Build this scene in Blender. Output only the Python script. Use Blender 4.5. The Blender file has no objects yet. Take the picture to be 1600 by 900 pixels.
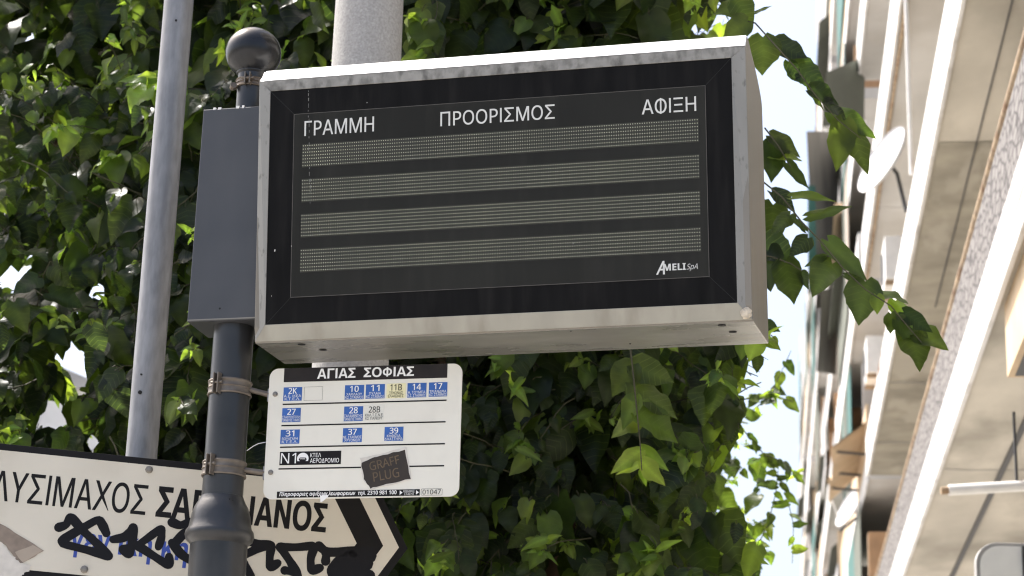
import bpy, bmesh, math, random
import numpy as np
from mathutils import Vector, Matrix
random.seed(7); rng = np.random.default_rng(11)
sc = bpy.context.scene
COL = sc.collection
R = math.radians

# ------------------------------------------------------------------ camera
CAMZ = 1.6
FPX, PITCH, ROLL = 3298.6, 0.3035, 0.0294
Fv = Vector((0, math.cos(PITCH), math.sin(PITCH)))
U0 = Vector((0, -math.sin(PITCH), math.cos(PITCH))); X0 = Vector((1, 0, 0))
Xv = X0*math.cos(ROLL) + U0*math.sin(ROLL)
Uv = -X0*math.sin(ROLL) + U0*math.cos(ROLL)
CAM = Vector((0, 0, CAMZ))
cd = bpy.data.cameras.new("camera"); co = bpy.data.objects.new("camera", cd); COL.objects.link(co)
m = Matrix.Identity(4)
for i in range(3):
    m[i][0] = Xv[i]; m[i][1] = Uv[i]; m[i][2] = -Fv[i]; m[i][3] = CAM[i]
co.matrix_world = m
cd.sensor_width = 36; cd.lens = FPX/1600*36; cd.clip_end = 2000
cd.dof.use_dof = True; cd.dof.focus_distance = 5.75; cd.dof.aperture_fstop = 5.6
sc.camera = co
sc.cycles.filter_width = 1.2

# ------------------------------------------------------------------ light
SUN_EL, SUN_AZ = 58.0, -55.0        # azimuth from +Y, clockwise positive: high, left, a little behind the sign
w = bpy.data.worlds.new("World"); sc.world = w; w.use_nodes = True
nt = w.node_tree
sky = nt.nodes.new('ShaderNodeTexSky'); sky.sky_type = 'NISHITA'; sky.sun_disc = False
sky.sun_elevation = R(SUN_EL); sky.sun_rotation = R(SUN_AZ)
sky.air_density = 1.0; sky.dust_density = 6.0; sky.ozone_density = 1.0
nt.links.new(sky.outputs[0], nt.nodes['Background'].inputs[0])
nt.nodes['Background'].inputs[1].default_value = 0.15
sl = bpy.data.lights.new("sun", 'SUN'); sl.energy = 4.2; sl.angle = R(0.53); sl.color = (1, .965, .92)
so = bpy.data.objects.new("sun", sl); COL.objects.link(so)
sdir = Vector((math.sin(R(SUN_AZ))*math.cos(R(SUN_EL)), math.cos(R(SUN_AZ))*math.cos(R(SUN_EL)), math.sin(R(SUN_EL))))
so.rotation_euler = sdir.to_track_quat('Z', 'Y').to_euler()
sc.view_settings.view_transform = 'Standard'; sc.view_settings.look = 'None'
sc.view_settings.exposure = 1.15; sc.view_settings.gamma = 1.0

# ------------------------------------------------------------------ helpers
def ray(px, py):
    return Xv*((px-800)/FPX) + Uv*((450-py)/FPX) + Fv
def at(px, py, Y):                      # point of the photograph at forward distance Y
    d = ray(px, py); return CAM + d*(Y/d.y)

class Frame:                            # a tilted rectangle's own axes: x right, y back, z up
    def __init__(s, yaw, tilt, roll, c):
        r = Vector((math.cos(yaw), -math.sin(yaw), 0)); b = Vector((math.sin(yaw), math.cos(yaw), 0)); z = Vector((0, 0, 1))
        u = z*math.cos(tilt) - b*math.sin(tilt); n = b*math.cos(tilt) + z*math.sin(tilt)
        s.r = r*math.cos(roll) + u*math.sin(roll); s.u = -r*math.sin(roll) + u*math.cos(roll); s.n = n
        s.c = Vector(c) + Vector((0, 0, CAMZ))
        s.M = Matrix.Identity(4)
        for i in range(3):
            s.M[i][0] = s.r[i]; s.M[i][1] = s.n[i]; s.M[i][2] = s.u[i]; s.M[i][3] = s.c[i]
    def loc(s, px, py, off=0.0):        # a spot seen in the photograph, as (x, z) on this plane
        d = ray(px, py); o = s.c + s.n*off - CAM
        P = d*((o@s.n)/(d@s.n)) - o
        return (P@s.r, P@s.u)

def lin(c): return tuple(((v/255+.055)/1.055)**2.4 if v > 10 else v/255/12.92 for v in c)

def mat(name, base, rough=.6, metal=0.0, var=.15, scale=8.0, stretch=(1, 1, 1), dark=None, dark_amt=0.0, dark_scale=3.0,
        dark_stretch=(1, 1, 1), bump=0.0, bump_scale=40.0, spec=.5, coat=0.0, dark_lo=.5, dark_hi=.7):
    m = bpy.data.materials.new(name); m.use_nodes = True
    n = m.node_tree.nodes; l = m.node_tree.links; b = n['Principled BSDF']
    tc = n.new('ShaderNodeTexCoord')
    def noise(sc_, st, det=6):
        mp = n.new('ShaderNodeMapping'); mp.inputs['Scale'].default_value = st
        l.new(tc.outputs['Object'], mp.inputs['Vector'])
        t = n.new('ShaderNodeTexNoise'); t.inputs['Scale'].default_value = sc_; t.inputs['Detail'].default_value = det
        l.new(mp.outputs[0], t.inputs['Vector']); return t.outputs['Fac']
    f = noise(scale, stretch)
    rp = n.new('ShaderNodeValToRGB')
    a = [max(0, c*(1-var)) for c in base]; z = [min(1, c*(1+var)) for c in base]
    rp.color_ramp.elements[0].position = .3; rp.color_ramp.elements[1].position = .7
    rp.color_ramp.elements[0].color = (*a, 1); rp.color_ramp.elements[1].color = (*z, 1)
    l.new(f, rp.inputs[0]); out = rp.outputs[0]
    if dark is not None:
        f2 = noise(dark_scale, dark_stretch, 8)
        r2 = n.new('ShaderNodeValToRGB'); r2.color_ramp.elements[0].position = dark_lo; r2.color_ramp.elements[1].position = dark_hi
        r2.color_ramp.elements[0].color = (0, 0, 0, 1); r2.color_ramp.elements[1].color = (dark_amt,)*3+(1,)
        l.new(f2, r2.inputs[0])
        mx = n.new('ShaderNodeMix'); mx.data_type = 'RGBA'
        l.new(r2.outputs[0], mx.inputs['Factor']); l.new(out, mx.inputs['A']); mx.inputs['B'].default_value = (*dark, 1)
        out = mx.outputs['Result']
    l.new(out, b.inputs['Base Color'])
    b.inputs['Roughness'].default_value = rough; b.inputs['Metallic'].default_value = metal
    b.inputs['Specular IOR Level'].default_value = spec; b.inputs['Coat Weight'].default_value = coat
    rr = n.new('ShaderNodeMapRange'); rr.inputs['To Min'].default_value = max(.03, rough-.1); rr.inputs['To Max'].default_value = min(1, rough+.1)
    l.new(f, rr.inputs['Value']); l.new(rr.outputs[0], b.inputs['Roughness'])
    if bump:
        bn = n.new('ShaderNodeBump'); bn.inputs['Strength'].default_value = bump; bn.inputs['Distance'].default_value = .004
        l.new(noise(bump_scale, (1, 1, 1)), bn.inputs['Height']); l.new(bn.outputs[0], b.inputs['Normal'])
    return m

class MB:
    def __init__(s): s.v = []; s.f = []
    def add(s, vs, fs):
        o = len(s.v); s.v += [tuple(v) for v in vs]; s.f += [tuple(i+o for i in f) for f in fs]; return s
    def box(s, x0, x1, y0, y1, z0, z1, M=None):
        vs = [Vector((x, y, z)) for z in (z0, z1) for y in (y0, y1) for x in (x0, x1)]
        if M is not None: vs = [M@v for v in vs]
        return s.add(vs, [(0, 2, 3, 1), (4, 5, 7, 6), (0, 1, 5, 4), (2, 6, 7, 3), (0, 4, 6, 2), (1, 3, 7, 5)])
    def prism(s, poly, y0, y1):         # (x,z) outline, extruded in y
        n = len(poly); vs = [(x, y0, z) for x, z in poly] + [(x, y1, z) for x, z in poly]
        fs = [tuple(range(n)), tuple(range(2*n-1, n-1, -1))] + [(i, i+n, (i+1) % n+n, (i+1) % n) for i in range(n)]
        return s.add(vs, fs)
    def flat(s, poly, y):
        return s.add([(x, y, z) for x, z in poly], [tuple(range(len(poly)))])
    def ring(s, outer, inner, y0, y1, yi0=None):      # frame between two outlines with the same number of points
        n = len(outer); yi0 = y0 if yi0 is None else yi0
        vs = [(x, y0, z) for x, z in outer]+[(x, yi0, z) for x, z in inner]+[(x, y1, z) for x, z in outer]+[(x, y1, z) for x, z in inner]
        fs = []
        for i in range(n):
            j = (i+1) % n
            fs += [(i, j, j+n, i+n), (i+2*n, i+3*n, j+3*n, j+2*n), (i, i+2*n, j+2*n, j), (i+n, j+n, j+3*n, i+3*n)]
        return s.add(vs, fs)
    def lathe(s, prof, c=(0, 0, 0), seg=48, cap=True):
        vs = []; fs = []
        for r, z in prof:
            for k in range(seg):
                a = 2*math.pi*k/seg; vs.append((c[0]+r*math.cos(a), c[1]+r*math.sin(a), c[2]+z))
        for i in range(len(prof)-1):
            for k in range(seg):
                k2 = (k+1) % seg; fs.append((i*seg+k, i*seg+k2, (i+1)*seg+k2, (i+1)*seg+k))
        if cap: fs += [tuple(range(seg-1, -1, -1)), tuple((len(prof)-1)*seg+k for k in range(seg))]
        return s.add(vs, fs)
    def tube(s, pts, rad, seg=8):
        pts = [Vector(p) for p in pts]; n = len(pts)
        rad = [rad]*n if not hasattr(rad, '__len__') else rad
        vs = []; fs = []
        for i, p in enumerate(pts):
            d = (pts[min(i+1, n-1)]-pts[max(i-1, 0)]).normalized()
            a = d.orthogonal().normalized() if i == 0 else (pa - d*pa.dot(d)).normalized()
            pa = a; b = d.cross(a)
            for k in range(seg):
                t = 2*math.pi*k/seg; vs.append(p+(a*math.cos(t)+b*math.sin(t))*rad[i])
        for i in range(n-1):
            for k in range(seg):
                k2 = (k+1) % seg; fs.append((i*seg+k, i*seg+k2, (i+1)*seg+k2, (i+1)*seg+k))
        fs += [tuple(range(seg-1, -1, -1)), tuple((n-1)*seg+k for k in range(seg))]
        return s.add(vs, fs)
    def build(s, name, material, parent=None, smooth=False, bevel=0.0):
        me = bpy.data.meshes.new(name); me.from_pydata(s.v, [], s.f); me.update()
        bm = bmesh.new(); bm.from_mesh(me); bmesh.ops.recalc_face_normals(bm, faces=bm.faces); bm.to_mesh(me); bm.free()
        return link(name, me, material, parent, smooth, bevel)

def link(name, me, material, parent=None, smooth=False, bevel=0.0):
    if material: me.materials.append(material)
    o = bpy.data.objects.new(name, me); COL.objects.link(o)
    if parent: o.parent = parent
    if smooth:
        me.polygons.foreach_set('use_smooth', [True]*len(me.polygons))
        try: me.set_sharp_from_angle(angle=R(40))
        except Exception: pass
    if bevel:
        b = o.modifiers.new('bevel', 'BEVEL'); b.width = bevel; b.segments = 2; b.limit_method = 'ANGLE'; b.angle_limit = R(35)
    return o

def tag(o, label=None, cat=None, group=None, kind=None):
    if label: o['label'] = label
    if cat: o['category'] = cat
    if group: o['group'] = group
    if kind: o['kind'] = kind
    return o
def empty(name, M, label, cat, group=None):
    o = bpy.data.objects.new(name, None); COL.objects.link(o); o.empty_display_size = .1
    o.matrix_world = M if isinstance(M, Matrix) else Matrix.Translation(M)
    return tag(o, label, cat, group)

_fc = bpy.data.curves.new('lettering_source', 'FONT'); _fo = bpy.data.objects.new('lettering_source', _fc)
ACC = dict(zip('άέήίόύώ', 'αεηιουω'))
def glyphs(body, style):                  # letters of the built-in font, by weight
    out = ''
    for ch in body:
        ch = ACC.get(ch, ch); c = ord(ch)
        if '0' <= ch <= '9': out += chr({'r': 0x1D7E2}.get(style, 0x1D7EC)+c-48)
        elif 'A' <= ch <= 'Z': out += chr({'r': 0x1D5A0, 'b': 0x1D5D4, 'i': 0x1D63C}[style]+c-65)
        elif 'a' <= ch <= 'z': out += chr({'r': 0x1D5BA, 'b': 0x1D5EE, 'i': 0x1D656}[style]+c-97)
        elif 0x391 <= c <= 0x3A9 and style != 'r': out += chr({'b': 0x1D756, 'i': 0x1D790}[style]+c-0x391)
        elif 0x3B1 <= c <= 0x3C9 and style != 'r': out += chr({'b': 0x1D770, 'i': 0x1D7AA}[style]+c-0x3B1)
        elif ch == 'Ρ': out += chr(0x1D5AF)
        elif ch == 'Κ': out += chr(0x1D5AA)
        else: out += ch
    return out
def text(body, x0, x1, z0, z1, y, material, parent, bold=0.0, shear=0.0, name='lettering', spacing=1.0, style='r'):
    """letters filling the box x0..x1, z0..z1 of the parent's plane"""
    COL.objects.link(_fo)
    body = glyphs(body, style); _fc.body = body.replace('Φ', 'Ο'); _fc.offset = 0.0; _fc.shear = shear; _fc.resolution_u = 3; _fc.space_character = spacing
    dg = bpy.context.evaluated_depsgraph_get(); dg.update()
    me = bpy.data.meshes.new_from_object(_fo.evaluated_get(dg)); bars = []
    for i, ch in enumerate(body):       # the upright stroke of a phi
        if ch == 'Φ':
            ext = []
            for sub in (body[:i+1].replace('Φ', 'Ο'), 'Ο'):
                _fc.body = sub; dg.update(); ext.append(max(v[0] for v in _fo.evaluated_get(dg).bound_box)); ext.append(min(v[0] for v in _fo.evaluated_get(dg).bound_box))
            bars.append(ext[0]-(ext[2]-ext[3])/2)
    COL.objects.unlink(_fo)
    n = len(me.vertices); a = np.zeros(n*3, np.float32); me.vertices.foreach_get('co', a); a = a.reshape(-1, 3)
    lo = a.min(0); hi = a.max(0); b = np.zeros_like(a)
    b[:, 0] = x0+(a[:, 0]-lo[0])/(hi[0]-lo[0])*(x1-x0)
    b[:, 2] = z0+(a[:, 1]-lo[1])/(hi[1]-lo[1])*(z1-z0); b[:, 1] = y
    me.vertices.foreach_set('co', b.ravel()); me.materials.clear()
    for bx_ in bars:
        q = x0+(bx_-lo[0])/(hi[0]-lo[0])*(x1-x0); hw = (z1-z0)*.045; bb_ = bmesh.new(); bb_.from_mesh(me)
        bb_.faces.new([bb_.verts.new(v) for v in ((q-hw, y-1e-5, z0-(z1-z0)*.03), (q+hw, y-1e-5, z0-(z1-z0)*.03), (q+hw, y-1e-5, z1+(z1-z0)*.03), (q-hw, y-1e-5, z1+(z1-z0)*.03))]); bb_.to_mesh(me); bb_.free()
    if bars:
        b = np.zeros(len(me.vertices)*3, np.float32); me.vertices.foreach_get('co', b); b = b.reshape(-1, 3)
    if bold > 0:                        # heavier strokes: the same letters laid over each other a hair apart
        fs = [tuple(p.vertices) for p in me.polygons]; V = []; F_ = []; h = (z1-z0)*bold*.9
        for i, (dx, dz) in enumerate(((-1, .35), (1, .35), (-1, -.35), (1, -.35), (0, 0))):
            q = b.copy(); q[:, 0] += dx*h; q[:, 2] += dz*h; q[:, 1] -= 2e-5*i
            F_ += [tuple(v+len(V) for v in f) for f in fs]; V += [tuple(v) for v in q]
        bpy.data.meshes.remove(me); me = bpy.data.meshes.new(name); me.from_pydata(V, [], F_); me.update()
    return link(name, me, material, parent)

def stroke(mb, pts, wd, y):             # a marker line with round ends, in (x,z)
    pts = [Vector((p[0], p[1])) for p in pts]
    for _ in range(2):                  # round the corners as a moving hand does
        q = [pts[0]]
        for a, b in zip(pts[:-1], pts[1:]): q += [a.lerp(b, .18), a.lerp(b, .82)]
        pts = q+[pts[-1]]
    sm = []; w0 = wd; ph = random.uniform(0, 6)
    for i in range(len(pts)-1):
        for k in range(2): sm.append(pts[i].lerp(pts[i+1], k/2))
    sm.append(pts[-1]); k = 12
    for i, p in enumerate(sm):
        yy = y - 1e-5*(len(mb.f) % 40); wd = w0*(1+.10*math.sin(ph+i*.33))
        if i < len(sm)-1:
            q = sm[i+1]; d = (q-p).normalized(); nn = Vector((-d.y, d.x))*wd*.5
            mb.flat([(p+nn)[:], (q+nn)[:], (q-nn)[:], (p-nn)[:]], yy)
        mb.flat([(p.x+math.cos(2*math.pi*j/k)*wd*.5, p.y+math.sin(2*math.pi*j/k)*wd*.5) for j in range(k)], yy-.5e-5)
def disc(mb, x, z, r, y, k=20):
    return mb.flat([(x+math.cos(2*math.pi*j/k)*r, z+math.sin(2*math.pi*j/k)*r) for j in range(k)], y)
def rrect(x0, x1, z0, z1, r, k=8):
    p = []
    for cx, cz, a0 in ((x1-r, z1-r, 0), (x0+r, z1-r, 90), (x0+r, z0+r, 180), (x1-r, z0+r, 270)):
        for j in range(k+1):
            a = R(a0+90*j/k); p.append((cx+r*math.cos(a), cz+r*math.sin(a)))
    return p

# ------------------------------------------------------------------ materials
M = {}
M['asphalt'] = mat('stone_setts', (.27, .258, .238), .9, var=.25, scale=12)
M['paving'] = mat('paving_slabs', (.31, .30, .28), .85, var=.18, scale=6)
M['kerb'] = mat('kerb_stone', (.34, .33, .31), .8)
M['soil'] = mat('soil', (.19, .175, .155), .95)
M['post'] = mat('post_paint', (.023, .0235, .025), .32, var=.25, scale=14, dark=(.055, .053, .05), dark_amt=.5, dark_scale=9, dark_stretch=(1, 1, .25), bump=.06, bump_scale=120)
M['ball'] = mat('ball_paint', (.012, .0125, .014), .24, var=.2, scale=10, spec=.4)
M['bracket'] = mat('bracket_paint', (.051, .0525, .057), .40, var=.12, scale=6, bump=.03, dark=(.08, .078, .075), dark_amt=.3, dark_scale=5, dark_stretch=(1, 1, .3))
M['strap'] = mat('strap_steel', (.17, .145, .12), .5, metal=.45, var=.25, scale=30, dark=(.12, .08, .05), dark_amt=.6, dark_scale=18)
M['galv'] = mat('galvanised_steel', (.245, .247, .255), .5, metal=.35, var=.22, scale=55, stretch=(1, 1, .25), dark=(.15, .15, .153), dark_amt=.6, dark_scale=16, dark_stretch=(1, 1, .08), bump=.05)
M['concrete'] = mat('pole_concrete', (.36, .35, .335), .9, var=.18, scale=120, dark=(.52, .51, .49), dark_amt=.5, dark_scale=75, bump=.35, bump_scale=160, dark_lo=.6, dark_hi=.68)
M['case'] = mat('case_metal', (.33, .317, .27), .38, metal=.25, var=.12, scale=9, stretch=(1, 1, .35), dark=(.16, .14, .11), dark_amt=.55, dark_scale=7, dark_stretch=(1.6, 1, .5), bump=.03)
M['case_front'] = mat('case_front_metal', (.27, .262, .24), .42, metal=.2, var=.1, scale=9, stretch=(1, 1, .3), dark=(.05, .045, .04), dark_amt=.6, dark_scale=40, dark_stretch=(1.6, 1, .7), dark_lo=.58, dark_hi=.72)
M['case_under'] = mat('case_underside_metal', (.34, .33, .305), .28, metal=.45, var=.2, scale=6, stretch=(.5, 2, 1), dark=(.33, .30, .26), dark_amt=.5, dark_scale=8, dark_stretch=(.6, 1.6, 1))
M['case_dirty'] = mat('grimy_case_metal', (.27, .26, .235), .6, metal=.1, var=.2, scale=30, dark=(.045, .042, .034), dark_amt=.7, dark_scale=42, dark_stretch=(1, 1, .6), dark_lo=.46, dark_hi=.70)
M['case_side'] = mat('case_side_metal', (.205, .19, .165), .42, metal=.2, var=.14, scale=8, stretch=(1, 1, .2), dark=(.2, .17, .13), dark_amt=.55, dark_scale=7, dark_stretch=(1, 2, .25))
M['white_lip'] = mat('sunlit_lip_and_white_panel', (.80, .80, .78), .5, var=.04)  # sunlit brightness of the case's top bevel put into the colour; plain white elsewhere
M['black_glass'] = mat('black_panel', (.0075, .0074, .0074), .55, var=.3, scale=12, stretch=(2, 1, .3), dark=(.03, .028, .026), dark_amt=.5, dark_scale=22, dark_stretch=(1, 1, .12), spec=.08, dark_lo=.52, dark_hi=.85)
M['screen'] = mat('dusty_screen', (.020, .020, .0175), .5, var=.22, scale=3.0, stretch=(1.0, 1, .6), dark=(.04, .039, .034), dark_amt=.4, dark_scale=20, dark_stretch=(1, 1, .10), spec=.12, dark_lo=.5, dark_hi=.85)
M['led_band'] = mat('display_strip', (.022, .0225, .014), .6, var=.2, scale=5)
M['led'] = mat('display_dots', (.46, .46, .34), .5, var=.25, scale=11)
M['mitre'] = mat('mitre_line', (.022, .021, .02), .7)
M['drip'] = mat('drip_residue', (.20, .20, .19), .8)
M['seam'] = mat('seam_line', (.075, .07, .062), .7, var=.3, scale=30)
M['letter_white'] = mat('white_lettering', (.62, .62, .59), .6, var=.06)
M['hole'] = mat('hole_black', (.008, .008, .008), .9)
M['crust'] = mat('dried_sealant', (.55, .48, .38), .9, var=.25, scale=60, bump=.5)
M['rust'] = mat('rust_stain', (.16, .08, .04), .9, var=.4, scale=20)
M['plate'] = mat('white_sign_plate', (.735, .705, .615), .42, var=.035, scale=5, dark=(.6, .56, .48), dark_amt=.25, dark_scale=9)
M['ink_black'] = mat('black_print', (.008, .007, .007), .5, var=.2, spec=.2)
M['ink_header'] = mat('header_print', (.018, .014, .012), .5, spec=.25, var=.25, scale=18)
M['ink_blue'] = mat('blue_print', (.028, .105, .36), .45, var=.12, scale=25)
M['ink_yellow'] = mat('yellow_print', (.76, .70, .42), .5, var=.06)
M['ink_pale'] = mat('pale_print', (.70, .68, .60), .5, var=.05)
M['print_white'] = mat('white_print', (.80, .79, .76), .5, var=.04)
M['sticker'] = mat('brown_sticker', (.030, .022, .016), .7, var=.3, scale=25)
M['sticker_ink'] = mat('sticker_scrawl', (.115, .078, .045), .7, var=.3, scale=40)
M['paper'] = mat('torn_paper', (.62, .58, .52), .9, var=.12, scale=30, bump=.3)
M['paper_brown'] = mat('brown_paper_back', (.25, .2, .16), .9, var=.25, scale=22, bump=.4)
M['cream'] = mat('cream_sign_face', (.635, .585, .485), .5, var=.05, scale=4, dark=(.5, .44, .34), dark_amt=.3, dark_scale=7)
M['marker'] = mat('marker_ink', (.007, .0065, .008), .45, var=.2, spec=.2)
M['blue_paint'] = mat('blue_hand_lettering', (.03, .065, .32), .5, var=.15)
M['bolt'] = mat('bolt_steel', (.25, .23, .2), .5, metal=.7, var=.3, scale=60)
M['wire'] = mat('pale_wire', (.6, .6, .58), .5)
M['bark'] = mat('bark', (.14, .085, .055), .95, var=.35, scale=18, stretch=(1, 1, .3), bump=.7, bump_scale=30)
M['twig'] = mat('twig_bark', (.06, .055, .025), .8, var=.3, scale=20)
M['render_white'] = mat('white_render', (.66, .655, .64), .85, var=.1, scale=2, dark=(.33, .30, .27), dark_amt=.7, dark_scale=2.2, dark_stretch=(1, .9, .5), dark_lo=.54, dark_hi=.72, bump=.1)
M['soffit'] = mat('stained_soffit', (.50, .465, .40), .92, var=.2, scale=1.6, stretch=(1, .5, 1), dark=(.27, .25, .21), dark_amt=.85, dark_scale=1.1, dark_stretch=(1.3, .6, 1), bump=.15, dark_lo=.48)
M['soffit_pale'] = mat('pale_soffit', (.50, .485, .46), .9, var=.12, scale=.8, dark=(.38, .35, .31), dark_amt=.6, dark_scale=.9)
M['darker_tan'] = mat('darker_soffit', (.31, .285, .23), .95, var=.25, scale=2.2, dark=(.40, .37, .31), dark_amt=.8, dark_scale=1.6, dark_stretch=(1.4, .5, 1), dark_lo=.55, dark_hi=.62)
M['wall_cream'] = mat('cream_wall', (.48, .455, .41), .9, var=.1, scale=1.5)
M['rail_rust'] = mat('rusty_rail', (.34, .25, .16), .8, var=.35, scale=9, dark=(.15, .07, .03), dark_amt=.8, dark_scale=7)
M['panel_brown'] = mat('divider_panel', (.40, .24, .13), .8, var=.2, scale=3)
M['panel_tan'] = mat('tan_parapet', (.55, .42, .28), .85, var=.12, scale=3)
M['panel_grey'] = mat('grey_parapet', (.36, .35, .34), .8, var=.15, scale=3)
M['blind_grey'] = mat('grey_blind', (.40, .39, .38), .9); M['blind_brown'] = mat('brown_blind', (.36, .30, .25), .9)
M['awning'] = mat('green_awning_cloth', (.12, .13, .105), .9, var=.12, scale=2)
M['teal'] = mat('teal_shutter', (.04, .13, .115), .7, var=.15, scale=3)
M['pale_metal'] = mat('pale_painted_metal', (.72, .71, .69), .5, var=.06)
M['dark_metal'] = mat('dark_metal', (.05, .05, .052), .6)
M['window_glass'] = mat('window_glass', (.03, .035, .04), .1, spec=.6)
M['dish_white'] = mat('dish_white', (.60, .60, .61), .5, var=.03)

def mesh_panel_mat():                    # perforated balcony sheet
    m = mat('patterned_mesh', (.22, .20, .185), .7, var=.1)
    n = m.node_tree.nodes; l = m.node_tree.links; b = n['Principled BSDF']
    tc = n.new('ShaderNodeTexCoord'); mp = n.new('ShaderNodeMapping'); mp.inputs['Scale'].default_value = (1, .45, 1)
    l.new(tc.outputs['Object'], mp.inputs['Vector'])
    v = n.new('ShaderNodeTexVoronoi'); v.feature = 'DISTANCE_TO_EDGE'; v.inputs['Scale'].default_value = 15; l.new(mp.outputs[0], v.inputs['Vector'])
    r = n.new('ShaderNodeValToRGB'); r.color_ramp.elements[0].position = .04; r.color_ramp.elements[1].position = .16
    r.color_ramp.elements[0].color = (.045, .036, .032, 1); r.color_ramp.elements[1].color = (.20, .185, .17, 1)
    l.new(v.outputs['Distance'], r.inputs[0]); l.new(r.outputs[0], b.inputs['Base Color']); return m
M['mesh'] = mesh_panel_mat()

def leaf_mat(name, trans=.42, rough=.42):
    m = bpy.data.materials.new(name); m.use_nodes = True
    n = m.node_tree.nodes; l = m.node_tree.links; b = n['Principled BSDF']
    at_ = n.new('ShaderNodeAttribute'); at_.attribute_name = 'leaf_tint'
    tc = n.new('ShaderNodeTexCoord'); nz = n.new('ShaderNodeTexNoise'); nz.inputs['Scale'].default_value = 22; l.new(tc.outputs['Object'], nz.inputs['Vector'])
    hs = n.new('ShaderNodeHueSaturation'); mr = n.new('ShaderNodeMapRange'); mr.inputs['To Min'].default_value = .7; mr.inputs['To Max'].default_value = 1.3
    l.new(nz.outputs['Fac'], mr.inputs['Value']); l.new(mr.outputs[0], hs.inputs['Value']); l.new(at_.outputs['Color'], hs.inputs['Color'])
    lp = n.new('ShaderNodeAttribute'); lp.attribute_name = 'leaf_pos'; sp_ = n.new('ShaderNodeSeparateXYZ'); l.new(lp.outputs['Vector'], sp_.inputs[0])
    def mth(op, a_, b_=None):
        k = n.new('ShaderNodeMath'); k.operation = op
        for i_, v_ in enumerate((a_, b_)):
            if v_ is None: continue
            if hasattr(v_, 'links'): l.new(v_, k.inputs[i_])
            else: k.inputs[i_].default_value = v_
        return k.outputs[0]
    ph = mth('FRACT', mth('MULTIPLY', mth('SUBTRACT', sp_.outputs[0], mth('MULTIPLY', sp_.outputs[1], .22)), 7.0))
    ve = mth('LESS_THAN', mth('ABSOLUTE', mth('SUBTRACT', ph, .5)), .055)     # side veins
    vm = n.new('ShaderNodeMix'); vm.data_type = 'RGBA'; l.new(mth('MULTIPLY', ve, mth('MULTIPLY', sp_.outputs[2], .28)), vm.inputs['Factor']); l.new(hs.outputs[0], vm.inputs['A']); vm.inputs['B'].default_value = (.10, .13, .05, 1)
    hs = vm
    bw_ = n.new('ShaderNodeBump'); bw_.inputs['Strength'].default_value = .3; bw_.inputs['Distance'].default_value = .003
    l.new(mth('ABSOLUTE', mth('SUBTRACT', ph, .5)), bw_.inputs['Height']); l.new(bw_.outputs[0], b.inputs['Normal'])
    geo = n.new('ShaderNodeNewGeometry')
    mx = n.new('ShaderNodeMix'); mx.data_type = 'RGBA'; l.new(geo.outputs['Backfacing'], mx.inputs['Factor'])
    l.new(hs.outputs['Result'], mx.inputs['A'])
    pale = n.new('ShaderNodeMix'); pale.data_type = 'RGBA'; pale.inputs['Factor'].default_value = .3
    l.new(hs.outputs['Result'], pale.inputs['A']); pale.inputs['B'].default_value = (.12, .15, .09, 1); l.new(pale.outputs['Result'], mx.inputs['B'])
    l.new(mx.outputs['Result'], b.inputs['Base Color']); b.inputs['Roughness'].default_value = rough; b.inputs['Specular IOR Level'].default_value = .3
    tr = n.new('ShaderNodeBsdfTranslucent'); tb = n.new('ShaderNodeMix'); tb.data_type = 'RGBA'; tb.blend_type = 'MULTIPLY'; tb.inputs['Factor'].default_value = 1
    l.new(hs.outputs['Result'], tb.inputs['A']); tb.inputs['B'].default_value = (6.5, 6.8, 2.4, 1); l.new(tb.outputs['Result'], tr.inputs['Color'])
    ms = n.new('ShaderNodeMixShader'); ms.inputs[0].default_value = trans
    l.new(b.outputs[0], ms.inputs[1]); l.new(tr.outputs[0], ms.inputs[2]); l.new(ms.outputs[0], n['Material Output'].inputs['Surface'])
    return m
M['leaf'] = leaf_mat('leaf')

# ------------------------------------------------------------------ the setting
AZ = .1253                               # street direction
SM = Matrix.Rotation(-AZ, 4, 'Z')        # local x = right of the street, y = along it
def struct(name, mb, material):
    o = mb.build(name, material); o.matrix_world = SM; o['kind'] = 'structure'; return o
struct('ground', MB().box(-400, 400, -400, 400, -.5, -.02), M['soil'])
struct('road', MB().box(-6.5, 1.0, -60, 300, -.018, 0), M['asphalt'])
struct('pavement', MB().box(1.15, 4.0, -60, 300, -.018, .12), M['paving'])
struct('kerb', MB().box(1.0, 1.146, -60, 300, -.018, .125), M['kerb'])
struct('square_paving', MB().box(-30, -2.2, -60, 300, -.004, .004), M['paving'])

# ------------------------------------------------------------------ bus stop post
PX, PY = -.777, 5.70
def pz(py): return (ray(370, py)*(PY/ray(370, py).y)).z + CAMZ
post = empty('bus_stop_post', Vector((PX, PY, 0)), 'dark grey round post with ball finial carrying the arrivals display and the stop plate', 'post')
z778 = pz(778)
prof = [(.078, 0), (.078, pz(853)), (.083, pz(850)), (.091, pz(846)), (.0945, pz(838)), (.0925, pz(832)), (.086, pz(827)), (.083, pz(816)),
        (.080, pz(806)), (.074, pz(795)), (.065, pz(786)), (.059, pz(779)), (.0585, pz(777.5)), (.0565, pz(777)), (.0562, pz(500)), (.0562, pz(480))]
MB().lathe(prof).build('shaft', M['post'], post, smooth=True)
ztop = pz(168)
MB().lathe([(.040, pz(250)), (.040, pz(118)), (.045, pz(116)), (.046, pz(112)), (.043, pz(108))]).build('neck', M['post'], post, smooth=True)
bz = pz(83); BR_ = .0815
MB().lathe([(max(.001, BR_*math.sin(math.pi*k/24)), bz-BR_*.95*math.cos(math.pi*k/24)) for k in range(25)], cap=False).build('finial_ball', M['ball'], post, smooth=True)

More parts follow.
